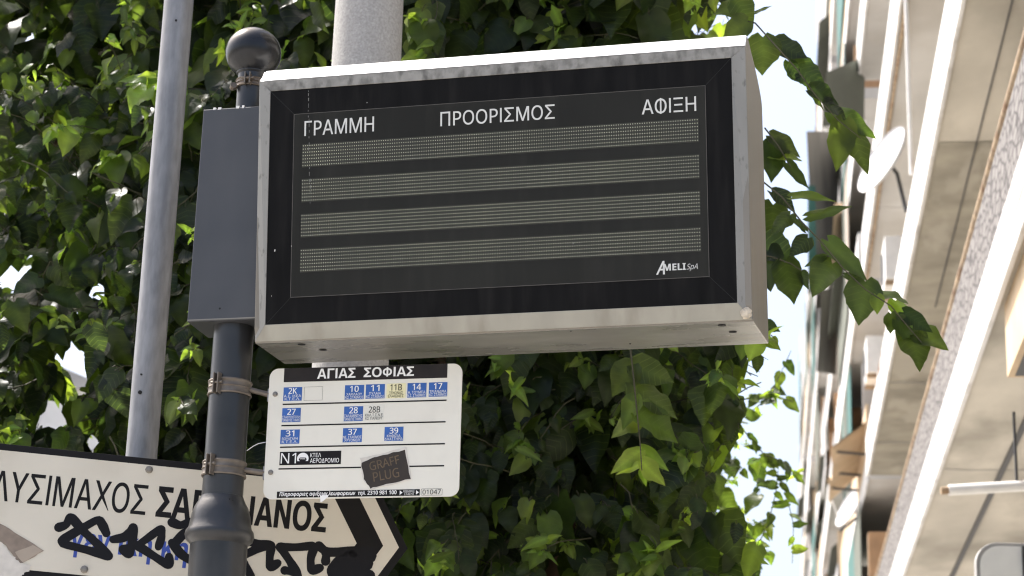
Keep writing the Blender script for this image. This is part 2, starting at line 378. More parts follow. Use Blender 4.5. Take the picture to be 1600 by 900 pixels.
def clamp(z, r, h, lug_az, arm_to=None):
    prof = [(r, -h/2), (r+.004, -h/2), (r+.0055, -h*.42), (r+.003, -h*.30), (r+.003, -h*.06), (r+.0055, 0), (r+.003, h*.08), (r+.003, h*.32), (r+.0055, h*.42), (r+.004, h/2), (r, h/2)]
    o = MB().lathe(prof, (0, 0, z), cap=False).build('clamp', M['strap'], post, smooth=True)
    mb = MB(); a = lug_az
    Mx = Matrix.Translation((0, 0, z)) @ Matrix.Rotation(a, 4, 'Z')
    for s in (-1, 1):
        mb.box(r, r+.020, s*.007-.0018, s*.007+.0018, -h*.62, h*.75, Mx)
    b = [Mx@Vector((r+.012, t, h*.1)) for t in (-.018, .018)]; mb.tube(b, .0045, 8)
    mb.build('lug', M['strap'], o, bevel=.0008)
    if arm_to:
        A = Vector(arm_to); q = A - Vector((PX, PY, 0)); S = Vector((r*.9, -.01, z))
        MB().tube([S, S.lerp(q, .5), q], [.008, .008, .008], 8).build('arm', M['strap'], o)
        Mq = Matrix.Translation(q); MB().box(-.013, .013, -.006, .006, -.018, .018, Mq).build('mounting_block', M['galv'], o, bevel=.001)
    return o
STOP = Frame(.1946, .01, .006, (-.3959, 5.62, 1.3376))
def P(F, x, z, y=0): return F.c + F.r*x + F.u*z + F.n*y
b1 = STOP.loc(430, 616); b2 = STOP.loc(423, 738)
clamp(pz(609), .0567, .042, R(-115), P(STOP, b1[0]-.012, b1[1], .012))
clamp(pz(735), .0567, .042, R(-118), P(STOP, b2[0]-.012, b2[1], .012))
cl = clamp(pz(133), .0405, .026, R(-95))
MB().tube([Vector((-.052, -.012, pz(140))), Vector((-.046, -.03, pz(139)))], .0095, 8).build('band_screw', M['strap'], cl, smooth=True)

# bracket box between the post and the display
BF = Frame(.2367, 0, 0, (0, 0, 0)); c0 = at(292, 503, 5.655); ctop = at(317, 171, 5.655)
BF.M.translation = Vector((c0.x, c0.y, c0.z))
bm_ = BF.M.copy(); hb = ctop.z-c0.z
box = MB().box(0, .206, 0, .165, 0, hb).build('bracket_box', M['bracket'], None, bevel=.003)
box.parent = post; box.matrix_world = bm_; box.matrix_parent_inverse = post.matrix_world.inverted()
box.matrix_basis = bm_
MB().box(.001, .205, -.0006, .001, .003, .0065).build('bottom_seam', M['case_side'], box)
scr_ = MB(); disc(scr_, .095, .035, .003, -.0009, 10).build('screw', M['hole'], box)
for x in (.03, .045, .10, .118): MB().box(x, x+.006+.006*random.random(), .0, .006, hb-.004, hb+.003+.004*random.random()).build('paint_flake', M['print_white'], box)

# ------------------------------------------------------------------ arrivals display
DIS = Frame(.2367, .1020, .0070, (-.0526, 5.3885, 1.9554))
disp = empty('arrivals_display', DIS.M, 'wide arrivals display in a grey metal case, black glass with four rows of unlit dots', 'display board')
W2, H2 = .650, .3343
XL, XR, ZB, ZT = -.684, .688, -.3785, .3655
# body: side profile (y back, z up) with a rounded roof falling to the back, flaring a little
prof = [(.004, ZT-.002), (.036, .405), (.06, .400), (.10, .381), (.15, .360), (.20, .334), (.24, .308), (.262, .288), (.270, .27), (.272, -.397), (.014, ZB-.004), (.004, -.34)]
n = len(prof)
def side_x(y, s): return (XL-.004*y/.27) if s < 0 else (XR+.012*y/.27)
mb = MB(); vs = [(side_x(y, -1), y, z) for y, z in prof]+[(side_x(y, 1), y, z) for y, z in prof]
fs = [tuple(range(n)), tuple(range(2*n-1, n-1, -1))]+[(i, i+n, (i+1) % n+n, (i+1) % n) for i in range(n)]
body = mb.add(vs, fs).build('case_body', M['case_side'], disp)
body.data.materials.append(M['case_under']); body.data.materials.append(M['white_lip'])
for p in body.data.polygons:
    if p.normal.z < -.7: p.material_index = 1
    elif p.normal.z > .4: p.material_index = 2
for i, pl in enumerate(body.data.polygons):
    if abs(pl.center.y-.02) < .008 and pl.center.z > .37: pl.material_index = 2
b_ = body.modifiers.new('bevel', 'BEVEL'); b_.width = .0025; b_.segments = 2; b_.limit_method = 'ANGLE'; b_.angle_limit = R(40)
# front frame: four mitred strips
iz0, iz1 = -H2, H2
def strip(pts, material):
    mb = MB(); mb.add(pts+[(x, y+.006, z) for x, y, z in pts], [(0, 1, 2, 3), (7, 6, 5, 4), (0, 4, 5, 1), (1, 5, 6, 2), (2, 6, 7, 3), (3, 7, 4, 0)])
    return mb.build('frame_strip', material, disp, bevel=.001)
y0 = -.003
TL, TR_, BR2, BL = (XL, y0+.002, ZT), (XR, y0+.002, ZT), (XR, .010, ZB), (XL, .010, ZB)
iTL, iTR, iBR, iBL = (-W2, y0, iz1), (W2, y0, iz1), (W2, y0, iz0), (-W2, y0, iz0)
strip([TL, TR_, iTR, iTL], M['case_dirty']); strip([iBL, iBR, BR2, BL], M['case'])
strip([TL, iTL, iBL, BL], M['case_front']); strip([iTR, TR_, BR2, iBR], M['case_front'])
lip = MB().add([(XL+.001, -.0015, ZT+.001), (XR-.001, -.0015, ZT+.001), (XR-.001, .0355, .4070), (XL+.008, .0355, .4070)], [(0, 1, 2, 3)])
lip.build('top_lip', M['white_lip'], disp)
MB().box(-W2, W2, -.001, .004, -H2, H2).build('black_surround', M['black_glass'], disp)
sx0, sx1, sz0, sz1 = -.578, .5775, -.2602, .2612
MB().box(sx0, sx1, -.0022, .003, sz0, sz1).build('screen', M['screen'], disp)
mb = MB(); t = .0014; o_ = [(sx0-t, sz0-t), (sx1+t, sz0-t), (sx1+t, sz1+t), (sx0-t, sz1+t)]; i_ = [(sx0+t*.2, sz0+t*.2), (sx1-t*.2, sz0+t*.2), (sx1-t*.2, sz1-t*.2), (sx0+t*.2, sz1-t*.2)]
mb.ring(o_, i_, -.0026, -.0012); mb.build('screen_edge', M['seam'], disp); mb = MB()
for (a, b) in (((sx0, sz1), (-W2, H2)), ((sx1, sz1), (W2, H2)), ((sx0, sz0), (-W2, -H2)), ((sx1, sz0), (W2, -H2))):
    d = Vector((b[0]-a[0], b[1]-a[1])).normalized(); nn = Vector((-d.y, d.x))*.0004; a = Vector(a); b = Vector(b)
    mb = MB(); mb.flat([(a+nn)[:], (b+nn)[:], (b-nn)[:], (a-nn)[:]], -.0014); mb.build('mitre_joint', M['mitre'], disp)
for zc in (.1398, .0398, -.0603, -.1593):
    band = MB().box(-.5525, .5585, -.0029, -.0022, zc-.033, zc+.033).build('dot_row', M['led_band'], disp)
    mb = MB(); NX, NZ = 172, 7; r_ = .00140
    for i in range(NX):
        x = -.5495+1.1045*i/(NX-1)
        for j in range(NZ):
            z = zc-.0285+.057*j/(NZ-1)
            mb.flat([(x+math.cos(k*math.pi/3)*r_*.95, z+math.sin(k*math.pi/3)*r_*1.2) for k in range(6)], -.0034)
    mb.build('dots', M['led'], band)
text('ΓΡΑΜΜΗ', -.547, -.345, .1965, .2395, -.0034, M['letter_white'], disp, .006)
text('ΠΡΟΟΡΙΣΜΟΣ', -.1545, .1662, .1975, .2390, -.0034, M['letter_white'], disp, .006)
text('ΑΦΙΞΗ', .4060, .5528, .1925, .2340, -.0034, M['letter_white'], disp, .006)
text('A', .4385, .4600, -.2490, -.2130, -.0034, M['letter_white'], disp, .03, .35)
text('MELI', .4575, .5165, -.2395, -.2215, -.0034, M['letter_white'], disp, .02, style='b')
text('SpA', .5185, .5480, -.2440, -.2240, -.0034, M['letter_white'], disp, -.005, .35)
mb = MB()                                 # dried drips and specks on the glass
for px, py0, py1 in ((483, 142, 186), (484, 186, 238), (484, 262, 285), (486, 280, 318)):
    x0_, z0_ = DIS.loc(px, py0); x1_, z1_ = DIS.loc(px+1, py1); z = z0_
    mb = MB()
    while z > z1_:
        h = .004+.009*random.random(); q = .0006+.0007*random.random(); xx = x0_+random.uniform(-.0008, .0008)
        mb.flat([(xx-q, z), (xx+q, z), (xx+q*.6, z-h), (xx-q*.6, z-h)], -.0037); z -= h+.003+.01*random.random()
    mb.build('drip_mark', M['drip'], disp)
for px, py, q in ((574, 161, .0016), (430, 392, .003), (425, 463, .0014), (896, 381, .0022), (456, 385, .0014)):
    x, z = DIS.loc(px, py); mb = MB(); mb.flat([(x-q*.5, z-q), (x+q*.5, z-q*.8), (x+q*.7, z+q), (x-q*.2, z+q*1.2)], -.0039); mb.build('speck', M['letter_white'], disp)
for hx, hy in ((-.560, .045), (-.522, .118), (.603, .040), (.622, .118)):
    zb = ZB-.004+(-.397-(ZB-.004))*(hy-.014)/(.258)
    MB().lathe([(.0105, -.0016), (.0105, .002)], (hx, hy, zb), 20).build('drain_hole', M['hole'], disp)
MB().lathe([(.0015, -.0016), (.003, .002)], (.20, .03, ZB-.005), 10).build('rivet', M['hole'], disp)
MB().lathe([(.0015, -.0016), (.003, .002)], (.33, .20, -.394), 10).build('rivet', M['hole'], disp)
bm = bmesh.new(); bmesh.ops.create_icosphere(bm, subdivisions=3, radius=.014)
for v in bm.verts: v.co *= 1+random.uniform(-.18, .18); v.co.y *= .5; v.co.z *= 1.1
me = bpy.data.meshes.new('dried_sealant'); bm.to_mesh(me); bm.free()
o = link('dried_sealant', me, M['crust'], disp, smooth=True); o.location = (.672, .004, -.362)
mb = MB()
for k in range(9):
    a = k/9*math.pi*2; q = .010+.008*random.random()
    mb.flat([(.666, -.362), (.664+math.cos(a)*q*1.5, -.360+math.sin(a)*q), (.664+math.cos(a+.8)*q*1.4, -.360+math.sin(a+.8)*q)], -.0030+.0001*k+.011)

# ------------------------------------------------------------------ stop plate
stop = empty('bus_stop_plate', STOP.M, 'white rounded stop plate with blue route tiles under the display, clamped to the dark post', 'bus stop sign')
SW, SH = .5470/2, .3689/2
MB().prism(rrect(-SW, SW, -SH, SH, .026), 0, .004).build('plate', M['plate'], stop, bevel=.0008)
def C4(X, Y): return STOP.loc(400+X/3.912, 560+Y/3.912)
def trect(x0, y0_, x1, y1):
    a = C4(x0, y0_); b = C4(x1, y1); return a[0], b[0], b[1], a[1]
x0, x1, z0, z1 = trect(172, 95, 1170, 133)
hx0, hx1 = C4(172, 100)[0], C4(1170, 70)[0]; hz0 = C4(670, 132)[1]
MB().box(hx0, hx1, -.0008, .001, hz0, SH-.0005).build('name_band', M['ink_header'], stop)
a = C4(372, 125); b = C4(968, 108); tz = C4(670, 56)[1]
text('ΑΓΙΑΣ', a[0]+.001, C4(608, 118)[0], C4(670, 117)[1], tz, -.0014, M['print_white'], stop, 0, style='b')
text('ΣΟΦΙΑΣ', C4(658, 116)[0], b[0]-.001, C4(670, 117)[1], tz, -.0014, M['print_white'], stop, 0, style='b')
def route(num, l1, l2, rect, inkname='ink_blue', txt='print_white'):
    x0, x1, z0, z1 = trect(*rect); h = z1-z0; wd = x1-x0
    t = MB().box(x0, x1, -.0007, .001, z0, z1).build('route_tile', M[inkname], stop)
    nw = min(.16*len(num)+.12, .74)
    text(num, x0+wd*(.5-nw/2), x0+wd*(.5+nw/2), z0+h*.52, z1-h*.06, -.0012, M[txt], t, .025 if inkname == 'ink_blue' else .01)
    for k, s in enumerate((l1, l2)):
        lw = min(.96, .10*len(s)+.02)
        text(s, x0+wd*(.5-lw/2), x0+wd*(.5+lw/2), z0+h*(.26-.22*k), z0+h*(.45-.22*k), -.0012, M[txt], t, .0)
T = [('2K', 'Α.Σ. ΙΚΕΑ', 'Κ.Τ.Ε.Λ.', (170, 178, 279, 258)), ('10', 'ΧΑΡΙΛΑΟΥ', 'Ν.Σ. ΣΤΑΘΜΟΣ', (545, 165, 658, 249)),
     ('11', 'ΠΥΛΑΙΑ', 'Ν.Σ. ΣΤΑΘΜΟΣ', (673, 160, 785, 244)), ('14', 'Α. ΤΟΥΜΠΑ', 'Ν.Σ. ΣΤΑΘΜΟΣ', (927, 152, 1040, 237)),
     ('17', 'ΤΡΙΑΝΔΡΙΑ', 'Ν.Σ. ΣΤΑΘΜΟΣ', (1058, 148, 1168, 232)), ('27', 'ΣΤΑΥΡΟΥΠΟΛΗ', 'ΠΑΝΕΠΙΣΤΗΜΙΟ', (162, 305, 271, 388)),
     ('28', 'ΣΑΛΑΜΙΝΤΗΣ', 'ΠΑΝΕΠΙΣΤΗΜΙΟ', (540, 295, 652, 382)), ('31', 'ΒΟΥΛΓΑΡΗ', 'Κ.Τ.Ε.Λ.', (152, 437, 264, 521)),
     ('37', 'ΝΕ. ΣΤΑΘΜΟΣ', 'ΧΡΥΟΝΕΡΙ', (533, 427, 646, 511)), ('39', 'ΚΗΦΙΣΙΑ', 'ΔΙΚΑΣΤΗΡΙΑ', (787, 420, 899, 503))]
for a_ in T: route(*a_)
route('11B', 'ΞΕΝΩΝΑΣ', 'ΕΛΑΙΩΝΕΣ', (800, 155, 913, 241), 'ink_yellow', 'ink_black')
route('28B', 'ΚΗΛ.Τ.Σ.Ν.Ε.', 'ΚΣ ΠΑΝΟΡΓ', (668, 290, 780, 377), 'ink_pale', 'ink_black')
x0, x1, z0, z1 = trect(297, 175, 405, 255); t = .0004
MB().ring([(x0, z0), (x1, z0), (x1, z1), (x0, z1)], [(x0+t, z0+t), (x1-t, z0+t), (x1-t, z1-t), (x0+t, z1-t)], -.0006, .001).build('empty_tile_outline', M['seam'], stop)
for (xa, ya, xb, yb) in ((163, 283, 1165, 254), (155, 413, 1159, 386), (147, 546, 1155, 519), (138, 678, 1150, 654)):
    a = C4(xa, ya); b = C4(xb, yb); zc = (a[1]+b[1])/2
    MB().box(a[0], b[0], -.0006, .001, zc-.0019, zc+.0019).build('rule', M['ink_black'], stop)
x0, x1, z0, z1 = trect(147, 572, 518, 646); h = z1-z0; wd = x1-x0
nb = MB().box(x0, x1, -.0007, .001, z0, z1).build('night_line_tile', M['ink_black'], stop)
text('N1', x0+wd*.02, x0+wd*.27, z0+h*.12, z1-h*.10, -.0012, M['print_white'], nb, 0)
mb = MB(); cx, cz, rr = x0+wd*.38, z0+h*.46, h*.44
mb.flat([(cx+math.cos(R(-25+230*k/24))*rr, cz+math.sin(R(-25+230*k/24))*rr) for k in range(25)], -.0012)
em = mb.build('emblem', M['print_white'], nb)
mb = MB(); mb.flat([(cx-rr*.7, cz-.1*rr), (cx-rr*.45, cz+.2*rr), (cx+.45*rr, cz+.2*rr), (cx+rr*.7, cz-.1*rr), (cx+rr*.4, cz-rr*.6), (cx-rr*.4, cz-rr*.6)], -.0015).build('emblem_face', M['ink_black'], nb)
text('ouz', cx-rr*.45, cx+rr*.45, cz-.12*rr, cz+.14*rr, -.0018, M['print_white'], nb, .03)
text('ΚΤΕΛ', x0+wd*.50, x0+wd*.675, z0+h*.55, z0+h*.86, -.0012, M['print_white'], nb, .008)
text('ΑΕΡΟΔΡΟΜΙΟ', x0+wd*.50, x0+wd*.97, z0+h*.12, z0+h*.46, -.0012, M['print_white'], nb, .008)
x0, x1 = C4(128, 830)[0], C4(1001, 815)[0]; zc0 = C4(565, 846)[1]; zc1 = C4(565, 807)[1]; h = zc1-zc0; wd = x1-x0
bb = MB().box(x0, x1, -.0007, .001, zc0, zc1).build('info_bar', M['ink_black'], stop)
text('Πληροφορίες αφίξεων λεωφορείων  τηλ. 2310 981 100', x0+wd*.018, x0+wd*.84, zc0+h*.08, zc1-h*.10, -.0012, M['print_white'], bb, 0, style='i')
for k in (.862, .975):
    MB().flat([(x0+wd*k, zc0+h*.15), (x0+wd*k, zc1-h*.15), (x0+wd*(k+.02), zc0+h*.5)], -.0012).build('arrow_mark', M['print_white'], bb)
text('ΚΩΔΙΚΟΣ', x0+wd*.888, x0+wd*.966, zc0+h*.54, zc0+h*.90, -.0012, M['print_white'], bb, .0)
text('ΣΤΑΣΗΣ', x0+wd*.894, x0+wd*.962, zc0+h*.10, zc0+h*.46, -.0012, M['print_white'], bb, .0)
x0, x1, z0, z1 = trect(1010, 797, 1138, 836); t = .0005
nb2 = MB().ring(rrect(x0, x1, z0, z1, .003, 3), rrect(x0+t, x1-t, z0+t, z1-t, .0025, 3), -.0006, .001).build('stop_code_box', M['ink_black'], stop)
text('01047', x0+(x1-x0)*.07, x1-(x1-x0)*.07, z0+(z1-z0)*.14, z1-(z1-z0)*.14, -.0008, M['ink_black'], nb2, .006)
# torn sticker
def jag(pts, amp, k=7):
    out = []
    for i in range(len(pts)):
        a = Vector(pts[i]); b = Vector(pts[(i+1) % len(pts)])
        for j in range(k):
            q = a.lerp(b, j/k); out.append((q.x+random.uniform(-amp, amp), q.y+random.uniform(-amp, amp)))
    return out
stk = MB().prism(jag([C4(*q) for q in ((636, 612), (918, 545), (950, 742), (690, 803), (655, 740))], .0016), -.0016, .0005).build('torn_sticker', M['paper'], stop)
MB().flat(jag([C4(*q) for q in ((643, 636), (740, 600), (908, 560), (944, 735), (800, 770), (700, 795), (660, 740))], .0018, 5), -.0020).build('sticker_face', M['sticker'], stk)
o = text('GRAFF', -.042, .042, -.012, .012, 0, M['sticker_ink'], stk, .01); pc = C4(786, 640)
o.location = (pc[0], -.0024, pc[1]); o.rotation_euler = (0, R(-13), 0)
o = text('PLUG', -.036, .036, -.013, .013, 0, M['sticker_ink'], stk, .01); pc = C4(796, 712)
o.location = (pc[0], -.0024, pc[1]); o.rotation_euler = (0, R(-10), 0)
for X, Y in ((118, 219), (90, 697)):
    q = C4(X, Y); mb = MB(); mb.lathe([(.0075, 0), (.0075, .0012), (.005, .002), (.005, .005), (.001, .006)], (0, 0, 0), 14)
    o = mb.build('bolt', M['bolt'], stop, smooth=True); o.location = (q[0], -.0001, q[1]); o.rotation_euler = (R(90), 0, 0)
mb = MB(); q = C4(400, 862); mb.flat([(q[0]-.004, q[1]+.010), (q[0]+.020, q[1]+.012), (q[0]+.018, q[1]+.006), (q[0]+.004, q[1]-.006), (q[0]-.002, q[1]-.008)], -.0016)
mb.build('dent_flake', M['print_white'], stop)

# ------------------------------------------------------------------ arrow sign
ARR = Frame(-.1124, .0014, -.0491, (-.3894, 6.02, 1.0994))
arrow = empty('arrow_sign', ARR.M, 'cream arrow shaped sign with black border, graffiti and torn paper, behind the dark post', 'direction sign')
AH = .3723/2; tip = .1117; AL = -1.62
def chev(h, tipx, back): return [(back, h), (0+tipx-tip, h), (tipx, 0), (tipx-tip, -h), (back, -h)]
MB().prism(chev(AH, tip, AL), 0, .004).build('border_plate', M['ink_black'], arrow, bevel=.0007)
bw = .0195; t2 = tip-bw*1.30
k_ = (AH-bw)/AH
MB().prism([(AL+bw, AH-bw), (t2-tip*k_, AH-bw), (t2, 0), (t2-tip*k_, -AH+bw), (AL+bw, -AH+bw)], -.0012, .001).build('face', M['cream'], arrow)
# broad black chevron
ca, cb = ARR.loc(350+829/4, 740+440/4)[0], ARR.loc(350+995/4, 740+450/4)[0]; hh = AH-bw-.0005
MB().flat([(ca-tip*k_*1.02, hh), (cb-tip*k_*1.02, hh), (cb, 0), (cb-tip*k_*1.02, -hh), (ca-tip*k_*1.02, -hh), (ca, 0)], -.0016).build('chevron', M['ink_black'], arrow)
def A4(X, Y): return ARR.loc(X/4, 680+Y/4)
def A6(X, Y): return ARR.loc(350+X/4, 740+Y/4)
zb_, zt_ = (A4(210, 430)[1]+A4(855, 500)[1])/2, (A4(225, 243)[1]+A4(860, 305)[1])/2
text('ΛΥΣΙΜΑΧΟΣ', A4(-60, 410)[0], A4(905, 495)[0], zb_, zt_, -.0016, M['ink_black'], arrow, .010)
text('ΣΑΡ', A4(972, 505)[0], A4(1292, 530)[0], zb_, zt_, -.0016, M['ink_black'], arrow, .012, style='b')
text('ΙΑΝΟΣ', A6(150, 330)[0], A6(632, 370)[0], zb_, zt_, -.0016, M['ink_black'], arrow, .012, style='b')
text('γεν ική κη', A4(425, 775)[0], A4(1165, 790)[0], (A4(430, 775)[1]+A4(1100, 795)[1])/2-.004, (A4(450, 640)[1]+A4(1130, 650)[1])/2+.004, -.0016, M['blue_paint'], arrow, 0, style='b')
mb = MB(); wd = .0250
def st(pts, f=A4, w_=wd): stroke(mb, [f(*q) for q in pts], w_, -.0019)
st([(368, 577), (415, 562), (440, 505), (515, 595), (600, 672), (678, 756)]); st([(678, 756), (560, 722), (362, 672), (500, 590), (618, 522), (648, 575), (665, 614)])
st([(708, 652), (780, 640), (815, 600), (835, 570), (825, 680), (812, 752), (768, 712)]); st([(768, 712), (860, 690), (950, 625), (1015, 575), (1010, 640), (990, 700)], w_=.022)
st([(860, 690), (960, 755), (1058, 818), (1056, 760)]); st([(1075, 545), (1125, 567), (1180, 545)]); st([(1074, 672), (1130, 745), (1200, 790), (1300, 800)]); st([(1085, 685), (1150, 612), (1250, 560)])
mb.build('graffiti_tag', M['marker'], arrow); mb = MB()
st([(140, 505), (220, 462), (295, 447)], A6); st([(150, 425), (220, 440), (298, 447), (285, 520), (287, 590), (335, 560)], A6)
st([(352, 460), (450, 462), (568, 450), (540, 530), (545, 610), (600, 590)], A6); st([(352, 460), (410, 545), (450, 610), (470, 680)], A6); st([(380, 606), (430, 612)], A6)
st([(592, 452), (640, 492), (635, 548)], A6); st([(640, 492), (740, 492), (840, 490)], A6, .03); st([(120, 560), (160, 620), (180, 690)], A6)
st([(690, 640), (672, 600), (700, 560), (760, 520), (840, 500)], A6, .03); st([(760, 640), (745, 590), (800, 540), (900, 510)], A6, .05); st([(880, 560), (840, 620), (820, 700)], A6, .05); st([(720, 690), (800, 660), (905, 640)], A6, .035)
st([(690, 640), (720, 690), (760, 720)], A6, .03)
mb.build('graffiti_tag', M['marker'], arrow)
def F6(X, Y): return ARR.loc(X/6.43, 760+Y/6.43)
tp = MB().flat(jag([F6(*q) for q in ((-60, 350), (60, 400), (240, 520), (440, 645), (330, 720), (210, 780), (150, 720), (60, 600), (-60, 500))], .0012, 4), -.0024).build('torn_poster', M['paper_brown'], arrow)
MB().flat(jag([F6(*q) for q in ((-60, 500), (40, 580), (110, 680), (200, 775), (310, 790), (300, 850), (220, 890), (150, 960), (-60, 980))], .0025, 5), -.0029).build('paper_remains', M['paper'], tp)
MB().flat(jag([F6(*q) for q in ((150, 660), (330, 590), (430, 645), (230, 770))], .001, 4), -.0027).build('paper_fold', mat('pale_brown_paper', (.36, .30, .24), .9, bump=.3), tp)
for X, Y in ((932, 216), (527, 840)):
    q = A4(X, Y); mb2 = MB(); mb2.lathe([(.0115, 0), (.0115, .0015), (.0085, .003), (.008, .007), (.002, .008)], (0, 0, 0), 8)
    o = mb2.build('bolt', M['bolt'], arrow, smooth=False); o.location = (q[0], -.0012, q[1]); o.rotation_euler = (R(90), 0, 0)

# ------------------------------------------------------------------ other poles
gp = at(222, 700, 6.16); gpost = empty('galvanised_pole', Vector((gp.x, 6.16, 0)), 'plain galvanised steel pole left of the dark post, behind the arrow sign', 'pole')
gr = .0465
MB().lathe([(gr, 0), (gr, 6.0)], seg=40).build('tube', M['galv'], gpost, smooth=True)
for px, py, q in ((275, 32, .0035), (221, 585, .003), (219, 613, .006)):
    p_ = at(px, py, 6.16-gr); mb = MB(); mb.lathe([(q, 0), (q, .004)], seg=14)
    o = mb.build('bolt_hole', M['hole'], gpost); d = p_.x-gp.x; yy = -math.sqrt(max(gr*gr-d*d, 0)); o.location = (d, yy+.001, p_.z); o.rotation_euler = (R(90), 0, math.atan2(d, -yy))
cp = at(575, 50, 6.55); cpost = empty('concrete_pole', Vector((cp.x, 6.55, 0)), 'thick pale concrete utility pole rising behind the display', 'pole')
MB().lathe([(.137, 0), (.1235, 1.6+CAMZ), (.1155, 2.95+CAMZ), (.095, 7.5)], seg=48).build('shaft', M['concrete'], cpost, smooth=True)
wr = MB().tube([at(386, 704, 5.64), at(396, 697, 5.62), at(404, 693, 5.62), at(415, 691, 5.625)], .0012, 6).build('tie_wire', M['wire'])
tag(wr, 'short pale wire end sticking out between the dark post and the stop plate', 'wire')

# ------------------------------------------------------------------ leaves
TT = np.array([0.0, .05, .12, .22, .33, .45, .57, .68, .78, .87, .94, 1.0])
WW = np.array([.26, .66, .89, 1.0, .985, .90, .755, .58, .40, .235, .11, .0])
XX = np.array([-1, -.6, 0, .6, 1.0])
def leaf_mesh(name, base, dirv, nrm, length, width, droop, fold, tint, material, parent):
    """many blades in one mesh: heart shaped, folded on the midrib, tip drooping"""
    N = len(base); base = np.asarray(base); d = np.asarray(dirv); nr = np.asarray(nrm)
    d = d/np.linalg.norm(d, axis=1, keepdims=True)
    nr = nr-(nr*d).sum(1, keepdims=True)*d; nr /= np.linalg.norm(nr, axis=1, keepdims=True)+1e-9
    s = np.cross(d, nr)
    nt_, nx = len(TT), len(XX)
    t = np.repeat(TT, nx)[None, :]; x = np.tile(XX, nt_)[None, :]; wv = np.repeat(WW, nx)[None, :]
    jit = 1+rng.uniform(-.085, .06, (N, nt_*nx))*(np.abs(x) > .9)
    curl = rng.uniform(-.5, .9, (N, 1))
    along = t*length[:, None]-(np.abs(x)*(.13*np.clip(1-t*4, 0, 1)))*length[:, None]
    side = x*wv*.5*width[:, None]*jit
    wav = .09*np.sin(t*11+x*1.5+rng.uniform(0, 6, (N, 1)))*np.abs(x)*width[:, None]
    up = fold[:, None]*np.abs(side)-curl*np.abs(side)**2/width[:, None]-droop[:, None]*(t**2)*length[:, None]+wav*wv
    along = along-(droop[:, None]**2)*.5*(t**3)*length[:, None]
    side = side+rng.uniform(-.09, .09, (N, 1))*(t**2)*length[:, None]
    V = base[:, None, :]+along[..., None]*d[:, None, :]+side[..., None]*s[:, None, :]+up[..., None]*nr[:, None, :]
    q = []
    for i in range(nt_-1):
        for j in range(nx-1): q.append((i*nx+j, i*nx+j+1, (i+1)*nx+j+1, (i+1)*nx+j))
    q = np.array(q); F = (q[None]+(np.arange(N)*nt_*nx)[:, None, None]).reshape(-1, 4)
    me = bpy.data.meshes.new(name); nv = N*nt_*nx; nf = len(F)
    me.vertices.add(nv); me.vertices.foreach_set('co', V.astype(np.float32).ravel())
    me.loops.add(nf*4); me.loops.foreach_set('vertex_index', F.astype(np.int32).ravel())
    me.polygons.add(nf); me.polygons.foreach_set('loop_start', np.arange(0, nf*4, 4, dtype=np.int32))
    me.update(calc_edges=True)
    a = me.attributes.new('leaf_tint', 'FLOAT_COLOR', 'POINT')
    c = np.ones((N, nt_*nx, 4), np.float32); c[..., :3] = tint[:, None, :]
    rib = (np.abs(x) < .1)*1.0; c[..., :3] *= (1+.35*rib)[..., None]
    a.data.foreach_set('color', c.ravel())
    a = me.attributes.new('leaf_pos', 'FLOAT_VECTOR', 'POINT'); pv = np.zeros((N, nt_*nx, 3), np.float32)
    pv[..., 0] = t; pv[..., 1] = np.abs(x)*wv; pv[..., 2] = rng.uniform(0, 1, (N, 1)); a.data.foreach_set('vector', pv.ravel())
    me.polygons.foreach_set('use_smooth', np.ones(nf, bool)); me.validate()
    return link(name, me, material, parent)

MATURE = .34*np.array([[.036, .060, .026], [.044, .074, .026], [.060, .090, .026], [.036, .054, .034], [.066, .098, .028]])
YOUNG = np.array([[.15, .21, .045], [.19, .24, .055], [.11, .17, .035]])
def shoot_points(p0, d0, L, n=9, sag=.5):
    pts = [Vector(p0)]; d = Vector(d0).normalized()
    for i in range(n):
        d = (d+Vector((random.gauss(0, .16), random.gauss(0, .16), random.gauss(0, .12)-sag/n*1.3))).normalized(); pts.append(pts[-1]+d*(L/n))
    return pts
class Leaves:
    def __init__(s): s.b = []; s.d = []; s.n = []; s.l = []; s.w = []; s.dr = []; s.fo = []; s.t = []
    def add(s, b, d, n, l, wr_=.78, droop=None, fold=None, young=0.0):
        s.b.append(tuple(b)); s.d.append(tuple(d)); s.n.append(tuple(n)); s.l.append(l); s.w.append(l*wr_)
        s.dr.append(random.uniform(.1, .65) if droop is None else droop); s.fo.append(random.uniform(.05, .5) if fold is None else fold)
        c = MATURE[random.randrange(5)]; y = YOUNG[random.randrange(3)]; s.t.append(c*(1-young)+y*young)
    def build(s, name, parent):
        return leaf_mesh(name, np.array(s.b), np.array(s.d), np.array(s.n), np.array(s.l), np.array(s.w), np.array(s.dr), np.array(s.fo), np.array(s.t), M['leaf'], parent)
